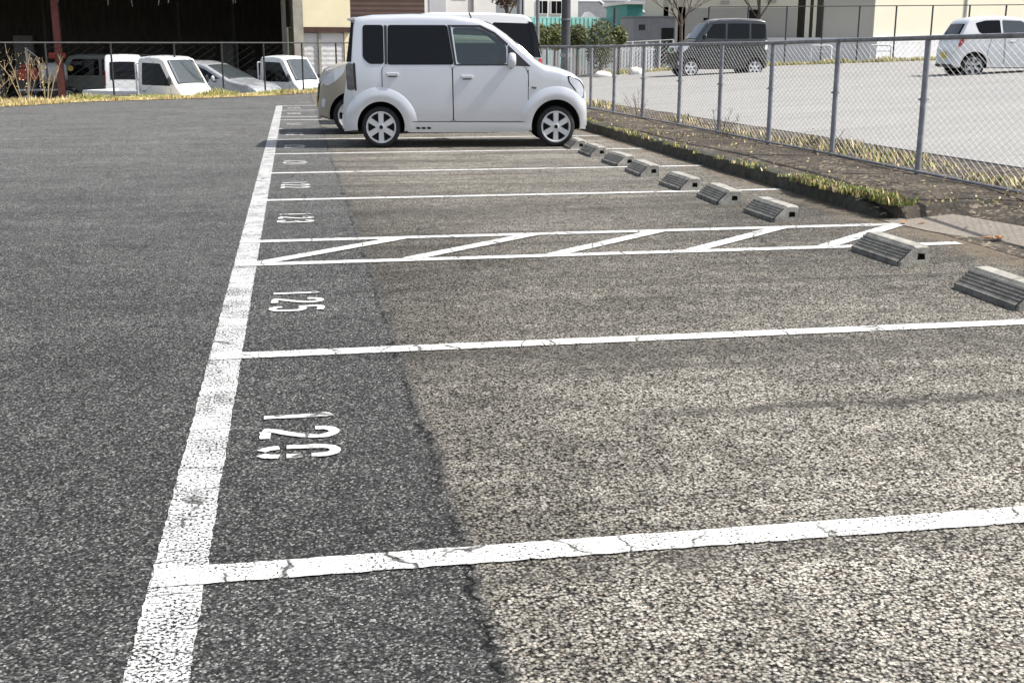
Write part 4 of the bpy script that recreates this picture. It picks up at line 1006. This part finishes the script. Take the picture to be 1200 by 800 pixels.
def tiled_house(x, y, w, d, eave, ridge, label, wall='whitewall', z=.5):
    h = empty('tiled_house', (x,y,z), 0, label, 'house', 'tiled houses behind the mint fence')
    b = MB(); b.box(-w/2,w/2,0,d,0,eave-z); b.build('wall', M[wall], h)
    b = MB(); e = .6; E = eave-z; Rg = ridge-z
    b.add([(-w/2-e,-e,E-.1),(w/2+e,-e,E-.1),(w/2+e,d+e,E-.1),(-w/2-e,d+e,E-.1),(-w/2+.6,d/2,Rg),(w/2-.6,d/2,Rg)], [(0,1,5,4),(1,2,5),(2,3,4,5),(3,0,4),(3,2,1,0)])
    r = b.build('roof', M['tile'], h)
    b = MB(); b.tube([(-w/2+.6,d/2,Rg+.05),(w/2-.6,d/2,Rg+.05)], .14, 8)
    for s in (-1,1): b.tube([(s*(w/2-.6),d/2,Rg+.05),(s*(w/2+e),-e,E-.02)], .11, 8)
    b.build('ridge_tiles', M['shutter'], r)
    b = MB(); g = w*.18
    b.add([(-g,-e-.1,E+.05),(g,-e-.1,E+.05),(0,-e-.1,E+.75),(-g,d*.3,E+.05),(g,d*.3,E+.05),(0,d*.35,E+.75)], [(0,1,2),(0,2,5,3),(1,4,5,2)]); b.build('gable', M['shutter'], r)
    b = MB(); b.box(-w*.3,-w*.05,-.05,-.01,E-1.7,E-.6); b.box(w*.08,w*.32,-.05,-.01,E-1.7,E-.6); b.build('window', M['dglass'], h)
    return h
tiled_house(22.9,90,4.6,6,3.0,4.6,'grey tiled house next to the white house, white ridge lines')
tiled_house(27.0,96,4.6,7,3.3,4.9,'grey tiled house further back with white gable ends')
tiled_house(31.8,100,5.5,7,3.6,6.2,'grey tiled house left of the warehouse, partly behind the container')
tiled_house(25.0,116,12,8,5.4,8.2,'large tiled house highest up behind the others')
b = MB()
b.box(-2.7,2.7,-.04,.04,-.1,2.72)
for k in range(22): b.box(-2.68+k*.25,-2.62+k*.25,-.065,-.045,-.1,2.70)
mf = b.build('sheet_fence', M['mint']); mf.location = (15.15,62,.05); mf.rotation_euler.z = R(14); tag(mf, 'mint green sheet fence behind the round shrubs', 'fence')
tw = empty('teal_building', (20.9,70,.2), 0, 'low teal walled building left of the warehouse', 'building')
sub('wall', M['teal'], tw, [(20.5,21.5,70,75,0,3.7)]); sub('roof', M['shutter'], tw, [(20.3,21.7,69.7,75.3,3.71,3.9)])
ct = empty('site_container', (16.85,52,.3), 0, 'grey box container beyond the neighbouring lot', 'container')
b = MB(); 
for k in range(20): b.box(-1.02+.102*k,-.96+.102*k,-.03,0,.25,2.2)
b.box(-1.03,1.03,.002,2.2,.05,2.25); b.build('body', M['contgrey'], ct)
sub('roof_edge', M['pole'], ct, [(15.78,17.92,51.94,54.25,2.56,2.63)]); sub('vent', M['plastic'], ct, [(16.1,16.4,51.95,51.968,2.0,2.25)])
sub('doorway', M['hole'], ct, [(17.2,17.8,51.95,51.968,.5,2.1)])

# warehouse along a slanted front
wa = empty('warehouse', (17.11,52.39,0), math.atan2(45.73-52.39, 31.56-17.11), 'long cream warehouse with dark bays, low pale plinth and eaves', 'warehouse')
def wbox(name, mat, boxes):
    b = MB()
    for q in boxes: b.box(*q)
    return b.build(name, mat, wa)
wbox('wall', M['whcream'], [(-.6,.27,0,.2,0,7),(.51,.95,.01,.2,0,7),(1.30,6.38,0,.2,0,7),(-.6,6.38,.201,.22,3.05,7)])
wbox('shaded_wall', M['wh_shade_grey'], [(1.32,6.36,-.03,-.003,.3,2.98),(7.50,9.70,-.03,-.003,0,6.9)])  # shaded stretches of the cream wall painted as grey panels
wbox('wall', M['whcream'], [(7.52,9.75,0,.2,0,7)])
wbox('pillar', M['whcream'], [(6.72,6.92,-.05,.2,0,7),(7.07,7.22,-.02,.2,0,7)])
wbox('lintel', M['whcream'], [(6.38,7.52,.03,.2,5.2,7)])
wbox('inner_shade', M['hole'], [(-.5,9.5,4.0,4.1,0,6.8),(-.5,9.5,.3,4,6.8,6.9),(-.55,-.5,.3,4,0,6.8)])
for z0, z1, u0, u1 in ((2.0,2.55,2.15,2.42),(2.3,2.9,4.2,4.6)): wbox('window', M['dglass'], [(u0,u1,-.05,-.035,z0,z1)])
wbox('plinth', M['plinth'], [(4.6,9.9,-.9,-.75,.2,1.66)])
wbox('roof', M['tile'], [(-1,9.6,-.8,12,7.001,7.25)])
wbox('vent', M['wh_shade_grey'], [(2.9,3.3,-.05,-.033,3.15,3.3),(5.0,5.4,-.05,-.033,3.2,3.35)])

wi = empty('warehouse_wing', (25.95,48.3,0), R(22), 'bright cream warehouse wing behind the white hatchback', 'warehouse')
b = MB(); b.box(0,34,0,10,0,7.4); b.build('wall', M['whcream'], wi)
b = MB(); b.box(-.2,34.3,-.3,10.2,7.401,7.6); b.build('roof', M['tile'], wi)
b = MB(); b.box(.02,34,-.12,-.005,.2,1.70); b.build('plinth', M['plinth'], wi)
b = MB(); b.tube([(6.2,-.06,0),(6.2,-.06,7.3)], .05, 8); b.build('downpipe', M['shutter'], wi)

# ------------------------------------------------------------------ far fences, barriers, poles
def seg_posts(a, c, n, zf):
    return [(a[0]+(c[0]-a[0])*i/n, a[1]+(c[1]-a[1])*i/n, zf(a[0]+(c[0]-a[0])*i/n, a[1]+(c[1]-a[1])*i/n)) for i in range(n+1)]
tf = [(17.72,46.93),(19.26,46.37),(20.73,45.75),(22.1,45.2),(23.42,44.58),(24.70,43.9),(25.95,43.25),(27.2,42.6),(28.4,41.95),(29.7,41.3),(31,40.6)]
fence('tall_wire_fence', [(x,y,.75) for x,y in tf], 2.15, (M['brownpole'],M['brownpole'],M['pole']), 'tall thin wire fence with dark posts before the warehouse', .3, 0, .035, (.05,None), False, False, railr=.018)
hf = seg_posts((9.2,43.6),(16.4,47.6),10, lambda x,y: zlot(x,y)+.02)
fence('mesh_fence', hf, 1.25, (M['wire'],M['rail'],M['wire']), 'low pale mesh fence in front of the round shrubs', .14, .006, .045, (.05,None), True, False, railr=.025)
def barrier(x, y, z, w, label):
    rt = empty('pipe_barrier', (x,y,z), math.atan2(-6.66,14.45), label, 'barrier', 'white pipe barriers at the far lot edge')
    b = MB(); h = .42; r = .09; pts = [(-w/2,0,-.1),(-w/2,0,h-r)]
    for k in range(1,5): a = pi/2*k/4; pts.append((-w/2+r-r*cos(a),0,h-r+r*sin(a)))
    for k in range(0,5): a = pi/2*k/4; pts.append((w/2-r+r*sin(a),0,h-r+r*cos(a)))
    pts.append((w/2,0,-.1)); b.tube(pts, .038, 8); b.build('hoop', M['shutter'], rt, smooth=50)
    b = MB(); b.tube([(-w/2,0,h*.45),(w/2,0,h*.45)], .02, 6); b.build('crossbar', M['shutter'], rt)
barrier(21.7,44.3,.9,.82,'white pipe barrier nearer the dark van, below the warehouse bays')
barrier(23.8,43.25,.92,.82,'white pipe barrier nearer the white hatchback')
def pole(x, y, z0, z1, r, mat, label, lean=0):
    p = empty('utility_pole', (x,y,z0), 0, label, 'pole')
    b = MB(); b.tube([(0,0,-.2),(lean,0,z1-z0)], [r*1.1,r*.85], 12); b.build('shaft', M[mat], p, smooth=50)
    b = MB(); b.tube([(0,0,.9),(0,0,1.0)], r*1.25, 12); b.tube([(0,0,2.0),(0,0,2.05)], r*1.2, 12); b.build('band', M['pole'], p)
pole(8.62,34,.1,7.5,.14,'brownpole','thick dark steel pole left of the fence corner post')
pole(7.15,34,.1,7.5,.075,'pole','grey steel pole behind the white car tail')
pole(7.30,34.3,.1,7.5,.03,'brownpole','thin dark pole close beside a grey steel pole')
pole(7.73,34,.1,6.8,.055,'pole','slim pale pole in front of the left round shrubs')
pole(14.42,50,.2,2.95,.07,'brownpole','short dark post beside the grey container')

b = MB()
for k in range(46): b.box(k*.13, k*.13+.085, -.01, .01, .02, 1.30)
b.box(-.05,6.0,.011,.04,.25,.31); b.box(-.05,6.0,.011,.04,1.05,1.11)
pf = b.build('slat_fence', M['plinth']); pf.location = (9.4,47.0,.08); tag(pf, 'pale slatted fence behind the stems of the round shrubs', 'fence')

# ------------------------------------------------------------------ plants
def blades(b, x, y, z, n, spread, h, weights, lean=.85):
    for _ in range(n):
        a = rnd.random()*2*pi; d = spread*sqrt(rnd.random()); bx, by = x+cos(a)*d, y+sin(a)*d
        hh = h*(.45+.75*rnd.random()); w = .006+.008*rnd.random(); t = rnd.random()*2*pi
        lx, ly = cos(t)*lean*hh*rnd.random(), sin(t)*lean*hh*rnd.random(); px, py = -sin(t)*w, cos(t)*w
        mi = rnd.choices(range(len(weights)), weights)[0]
        b.add([(bx-px,by-py,z),(bx+px,by+py,z),(bx+px*.8+lx*.45,by+py*.8+ly*.45,z+hh*.6),(bx-px*.8+lx*.45,by-py*.8+ly*.45,z+hh*.6),(bx+lx,by+ly,z+hh)], [(0,1,2,3),(3,2,4)], mi)
GM = [M['g_green'],M['g_lime'],M['g_straw'],M['g_brown']]
def along(b, pts, step, jit, n, spread, h, wf, zf, dens_f=None):
    for a, c in zip(pts, pts[1:]):
        L = sqrt((c[0]-a[0])**2+(c[1]-a[1])**2); k = int(L/step)
        for i in range(k):
            t = (i+rnd.random())/k; x = a[0]+(c[0]-a[0])*t+(rnd.random()-.5)*jit; y = a[1]+(c[1]-a[1])*t+(rnd.random()-.5)*jit
            q = mnoise.noise((x*.8,y*.8,3))
            if dens_f and rnd.random() > dens_f(x,y,q): continue
            blades(b, x, y, zf, n, spread, h*(.75+.7*max(q,-.5)), wf(x,y,q))
b = MB()
for k in range(2600):
    x = 5.2+1.9*rnd.random(); y = (6.0+24*rnd.random()**1.6) if k % 5 else (2+4*rnd.random()); z = .165 if y > 6.1 else (.03 if x < 5.8 else .15)
    if x < 5.35 and y < 6.1: continue
    sz = .007+.018*rnd.random()**2; a = rnd.random()*6.28; t = rnd.uniform(-.4,.4)
    u = Vector((cos(a)*sz, sin(a)*sz, t*sz)); v = Vector((-sin(a)*sz*.45, cos(a)*sz*.45, .3*sz))
    c = Vector((x,y,z+sz*.3)); b.add([c-u,c+v,c+u,c-v], [(0,1,2,3)], rnd.choice((0,1,1,1,1)))
tag(b.build('leaf_litter', [M['g_straw'],M['g_brown']]), 'dead leaf scraps scattered over the soil verge', 'litter', kind='stuff')
# along the kerb: dense clump at the near end, moss and tufts behind
b = MB()
along(b, [(5.20,6.0),(5.12,7.9)], .015, .15, 17, .05, .10, lambda x,y,q: (6,1.2,2.0,3) if q>-.15 else (1.5,2,3,3), .12)
along(b, [(5.12,7.9),(5.14,17.2)], .035, .16, 9, .05, .055, lambda x,y,q: (2,2.5,2,3), .13, lambda x,y,q: .35+.9*max(q,-.25))
along(b, [(5.14,17),(5.16,30)], .06, .2, 9, .07, .10, lambda x,y,q: (2,2,2.5,2), .13, lambda x,y,q: .7)
along(b, [(5.4,6.2),(5.75,6.15),(6.5,5.9)], .05, .15, 6, .05, .06, lambda x,y,q: (2,2,3,2), .10, lambda x,y,q: .5)
along(b, [(6.62,2.5),(6.62,30)], .035, .3, 5, .05, .13, lambda x,y,q: (.8,.8,3,3.5), .13, lambda x,y,q: .45+.8*q)
along(b, [(6.95,2.5),(6.9,12)], .02, .4, 6, .06, .16, lambda x,y,q: (.9,.6,2.2,3.5), .13, lambda x,y,q: .7)
along(b, [(5.8,8),(5.7,28)], .07, .7, 4, .06, .05, lambda x,y,q: (.7,.7,2.5,3), .14, lambda x,y,q: .25+.8*q)
tag(b.build('verge_grass', GM), 'tufts of green and dry grass along the kerb and fence foot', 'grass', kind='stuff')
# weedy strip at the far edge of the lane
b = MB()
strip = [(-14,13.4),(-9.3,21.9),(-6.5,26.3),(-4.95,28.55),(-2.95,29.65),(-.6,31.35),(.85,33.5),(2.2,34.6)]
def wl(x,y,q): return (.6,1.2,6,1.4) if x < -5.3 else ((3.4,4,3,.5) if q > -.1 else (1.2,2,4.5,1))
along(b, strip, .014, .5, 9, .10, .15, wl, -.03)
along(b, [(x-.35,y+.5) for x,y in strip], .014, .7, 9, .12, .24, wl, -.08)
along(b, [(x+.12,y-.28) for x,y in strip], .03, .16, 7, .08, .10, lambda x,y,q: (.2,.4,6,1), -.0)
along(b, [(-10,23.2),(-6.7,27.6),(-5.6,28.8)], .03, 1.0, 8, .10, .32, lambda x,y,q: (.3,.6,6,1.5), -.1)
tag(b.build('roadside_grass', GM), 'dry straw and green weeds along the far edge of the lane', 'grass', kind='stuff')
sheet('grass_bank', [(-14.2,13.2),(-9.1,21.55),(-6.32,25.95),(-4.82,28.1),(-2.88,29.2),(-.55,30.85),(.88,32.95),(5.2,36.1),(5.2,37.6),(-.1,33.4),(-3.6,31.4),(-6.2,29.8),(-8.2,27.4),(-16,13)], .012, simple('straw_litter', (.52,.43,.28), .95, var=.35, vs=12, bump=.5, world=True))
b = MB()
fe = [(12.4,45.5),(14.7,46.8),(17.6,48.3),(22.1,45.3),(26.2,41.95),(34,38.3)]
along(b, fe, .02, .5, 7, .12, .26, lambda x,y,q: (1.4,2.5,4,1), .45)
for i in range(len(fe)): pass
fg = b.build('lot_edge_grass', GM)
for v in fg.data.vertices: v.co.z += zlot(v.co.x, v.co.y) - .45
tag(fg, 'yellowish grass along the far edge of the pale lot', 'grass', kind='stuff')

def weed(x, y, z, h, n, label, mat='straw_stem', spread=.35):
    w = empty('dry_weed', (x,y,z), 0, label, 'weed', 'dry weeds')
    b = MB()
    for k in range(n):
        a = rnd.random()*2*pi; hh = h*(.6+.5*rnd.random()); l = spread*(.3+rnd.random()); p0 = Vector((cos(a)*.08,sin(a)*.08,-.05)); tk = 1 if mat == 'straw_stem' else .4
        p1 = p0 + Vector((cos(a)*l*.4, sin(a)*l*.4, hh*.55)); p2 = p0 + Vector((cos(a)*l, sin(a)*l, hh))
        b.tube([p0,p1,p2], [.012*tk,.009*tk,.004*tk], 5)
        for q in range(7):
            t = .35+.6*rnd.random(); c = p1.lerp(p2, (t-.35)/.65) if t > .35 else p1
            d = Vector(((rnd.random()-.5),(rnd.random()-.5),.5+rnd.random()*.5))*hh*.22
            b.tube([c, c+d*.6, c+d], [.006*tk,.004*tk,.003*tk], 4)
    b.build('stem', M[mat], w)
    lf = MB()
    for k in range(n*14 if mat == 'straw_stem' else n*3):
        a = rnd.random()*2*pi; d = rnd.random()*spread*1.1; zz = h*(.15+.85*rnd.random()); c = Vector((cos(a)*d*zz/h, sin(a)*d*zz/h, zz)); s = (.012+.018*rnd.random())*(1 if mat == 'straw_stem' else .45)
        u = Vector((rnd.random()-.5,rnd.random()-.5,rnd.random()-.5)).normalized()*s; v = Vector((rnd.random()-.5,rnd.random()-.5,rnd.random()-.5)).normalized()*s*.5
        lf.add([c-u,c+v,c+u,c-v], [(0,1,2,3)])
    lf.build('leaf', M['g_straw'] if mat == 'straw_stem' else M['g_brown'], w)
    return w
weed(-7.15,28.4,.0,1.15,7,'tall bleached dry weed at the left edge of the picture',spread=.6)
weed(-6.35,28.9,.0,1.25,5,'tall bleached dry weed with forked stems before the white tank',spread=.7)
weed(-5.85,28.8,.0,1.05,5,'bleached dry weed just left of the red steel post',spread=.35)
weed(-6.7,27.6,.0,.8,6,'short bleached dry weed leaning over the lane edge',spread=.6)
weed(6.22,13.2,.14,.42,10,'brown dry weed clump at the foot of a fence post','g_brown',.22)
weed(6.42,10.3,.14,.30,8,'wispy brown weed at the fence foot nearest the hatched strip','g_brown',.22)
weed(6.45,18.2,.14,.5,8,'pale brown weed behind the fence near the silver wagon nose','g_brown',.25)

def foliage(b, c, rad, n, size, mi=0, squash=1.0):
    for _ in range(n):
        while True:
            p = Vector((rnd.uniform(-1,1),rnd.uniform(-1,1),rnd.uniform(-1,1)))
            if .3 < p.length < 1: break
        k = 1 + .16*mnoise.noise(p.normalized()*2.6 + Vector(c))
        q = Vector(c) + Vector((p.x*rad, p.y*rad, p.z*rad*squash))*k
        s = size*(.6+.8*rnd.random())
        u = Vector((rnd.random()-.5,rnd.random()-.5,rnd.random()-.5)).normalized(); w = u.orthogonal().normalized()
        b.add([q-u*s, q+w*s*.55, q+u*s, q-w*s*.55], [(0,1,2,3)], mi if rnd.random() < .7 else 1-mi)
def shrub(x, y, z, r, h, label, mi=0, squash=1.0, trunk=True):
    s = empty('round_shrub', (x,y,z), 0, label, 'shrub', 'clipped round shrubs behind the low fence')
    b = MB(); foliage(b, (0,0,h-r*squash), r, int(1500*r/.45), .055, mi, squash); b.build('crown', [M['l_dark'],M['l_light']], s)
    b = MB(); b.tube([(0,0,-.2),(.02,0,h-r*squash)], [.06,.035], 8)
    for k in range(5): a = k*1.26; b.tube([(.02,0,h-r*squash-.25),(cos(a)*r*.6,sin(a)*r*.6,h-r*squash+.15)], [.025,.008], 5)
    b.build('trunk', M['bark'], s)
shrub(9.8,44,.1,.50,2.05,'leftmost light green round shrub beside the white car tail',1)
shrub(10.45,44.2,.1,.52,2.08,'light green round shrub second from the left, before the white house',1)
shrub(11.42,44.4,.1,.48,2.05,'dark round shrub right of the thick steel pole',0)
shrub(12.5,44.9,.1,.66,2.30,'largest dark shrub, reaching down to the ground by white stones',0,1.55)
shrub(13.35,45.2,.15,.34,1.95,'small light green shrub right of the largest dark one',1,1.2)
def tree_branches(b, p, d, l, r, depth):
    q = p + d*l; b.tube([p, p.lerp(q,.5)+Vector((rnd.uniform(-1,1),rnd.uniform(-1,1),0))*l*.04, q], [r,r*.85,r*.68], 6, False)
    if depth == 0: return
    for _ in range(3 if depth > 1 else 4):
        nd = (d + Vector((rnd.uniform(-1,1),rnd.uniform(-1,1),rnd.uniform(-.1,.7)))*.75).normalized()
        tree_branches(b, p.lerp(q, .55+.45*rnd.random()), nd, l*(.62+.2*rnd.random()), r*.52, depth-1)
def bare_tree(x, y, z, h, label):
    t = empty('bare_tree', (x,y,z), 0, label, 'tree', 'leafless trees before the warehouse')
    b = MB(); b.tube([(0,0,-.3),(.03,0,h*.25),(0,.02,h*.5)], [.085,.075,.06], 10); b.build('trunk', M['bark'], t, smooth=60)
    c = MB()
    for _ in range(5): tree_branches(c, Vector((0,.02,h*(.34+.16*rnd.random()))), Vector((rnd.uniform(-.7,.7),rnd.uniform(-.7,.7),1)).normalized(), h*.22, .035, 4)
    c.build('crown', M['bark'], t)
bare_tree(17.3,49.4,.4,4.6,'leafless tree left of the dark van, before dark warehouse bays')
bare_tree(20.9,49.3,.5,4.9,'leafless tree above the tail of the dark van')
t = empty('small_tree', (7.8,40,.05), 0, 'reddish brown leafy tree above the white car roof', 'tree')
b = MB(); foliage(b, (0,0,3.45), .75, 2600, .06, 0, 1.2); foliage(b, (.3,.1,4.2), .5, 900, .06, 0, 1.1); b.build('crown', [M['l_rust'],M['l_dark']], t)
b = MB(); b.tube([(0,0,-.2),(.03,0,1.6),(0,0,3.2)], [.09,.075,.05], 8)
for k in range(6): a = k*1.05; b.tube([(0,0,2.2+.1*k),(cos(a)*.5,sin(a)*.5,3.1+.12*k)], [.03,.01], 5)
b.build('trunk', M['bark'], t)

# ------------------------------------------------------------------ small things
def lump(name, x, y, z, sx, sy, sz, mat, label, cat, group=None, seed=0):
    bm = bmesh.new(); bmesh.ops.create_icosphere(bm, subdivisions=3, radius=1)
    for v in bm.verts:
        n = 1 + .22*mnoise.noise(v.co*1.6 + Vector((seed,seed*2,0))) + .07*mnoise.noise(v.co*5)
        v.co = Vector((v.co.x*sx*n, v.co.y*sy*n, max(v.co.z, -.5)*sz*n))
    me = bpy.data.meshes.new(name); bm.to_mesh(me); bm.free(); me.materials.append(mat)
    for p in me.polygons: p.use_smooth = True
    o = bpy.data.objects.new(name, me); col.objects.link(o); o.location = (x,y,z); return tag(o, label, cat, group)
lump('white_stone', 12.25,43.5,zlot(12.25,43.5)+.06,.36,.2,.17,M['stone'],'white stone at the foot of the largest dark shrub','stone',seed=2)
lump('white_stone', 13.9,44.6,zlot(13.9,44.6)+.08,.30,.2,.22,M['stone'],'white stone left of the dark van, on the lot edge','stone',seed=5)
def leaf_thing(x, y, z, s, label):
    b = MB(); n = 9; vs = []
    for i in range(n):
        t = i/(n-1); w = s*.45*sin(pi*min(1,t*.95+.03))
        for q in (-1,0,1): vs.append((-s+2*s*t, q*w, .012+.25*s*(t-.5)**2*2 + abs(q)*w*.45))
    b.add(vs, [(i*3+j,(i+1)*3+j,(i+1)*3+j+1,i*3+j+1) for i in range(n-1) for j in range(2)])
    o = b.build('fallen_leaf', M['rust_leaf'], None, smooth=60); o.location = (x,y,z); o.rotation_euler.z = rnd.random()*6
    return tag(o, label, 'leaf', 'fallen dry leaves')
leaf_thing(5.37,4.82,.012,.085,'large curled orange leaf on the concrete apron behind the near wheel stop')
leaf_thing(5.30,4.86,.012,.05,'small orange leaf touching the large curled one')
leaf_thing(5.10,5.72,.012,.05,'orange leaf at the tip of the hatched strip')
leaf_thing(5.22,5.66,.012,.035,'smaller brown leaf just right of the hatched strip tip')

# ------------------------------------------------------------------ light, sky, camera
EL, AZ = R(52), R(100)      # azimuth measured clockwise from +Y
w = bpy.data.worlds.new('World'); sc.world = w; w.use_nodes = True
nt = w.node_tree; bg = nt.nodes['Background']
sky = nt.nodes.new('ShaderNodeTexSky'); sky.sky_type = 'NISHITA'; sky.sun_disc = False
sky.sun_elevation = EL; sky.sun_rotation = AZ; sky.air_density = 1.0; sky.dust_density = 2.0; sky.ozone_density = 1.0
hs_ = nt.nodes.new('ShaderNodeHueSaturation'); hs_.inputs['Saturation'].default_value = .55
nt.links.new(sky.outputs[0], hs_.inputs['Color']); nt.links.new(hs_.outputs[0], bg.inputs[0]); bg.inputs[1].default_value = .12
sl = bpy.data.lights.new('sun', 'SUN'); sl.energy = 4.2; sl.angle = R(.53); sl.color = (1,.955,.88)
so = bpy.data.objects.new('sun', sl); col.objects.link(so)
dirv = Vector((cos(EL)*sin(AZ), cos(EL)*cos(AZ), sin(EL)))
so.rotation_euler = dirv.to_track_quat('Z', 'Y').to_euler(); so.location = (20,-5,30)

cd = bpy.data.cameras.new('camera'); cam = bpy.data.objects.new('camera', cd); col.objects.link(cam)
cd.sensor_width = 36; cd.sensor_fit = 'HORIZONTAL'; cd.lens = 41.815; cd.clip_start = .05; cd.clip_end = 3000
p_, y_, r_ = .245738, .176882, .000826
F = Vector((sin(y_)*cos(p_), cos(y_)*cos(p_), -sin(p_))); Rt = Vector((cos(y_), -sin(y_), 0)); U = Rt.cross(F)
R2 = Rt*cos(r_) + U*sin(r_); U2 = -Rt*sin(r_) + U*cos(r_)
cam.matrix_world = Matrix(((R2.x,U2.x,-F.x,.29924),(R2.y,U2.y,-F.y,-3.12237),(R2.z,U2.z,-F.z,1.42389),(0,0,0,1)))
sc.camera = cam
sc.view_settings.view_transform = 'Standard'; sc.view_settings.look = 'None'; sc.view_settings.gamma = 1; sc.view_settings.use_curve_mapping = False
sc.view_settings.exposure = .72
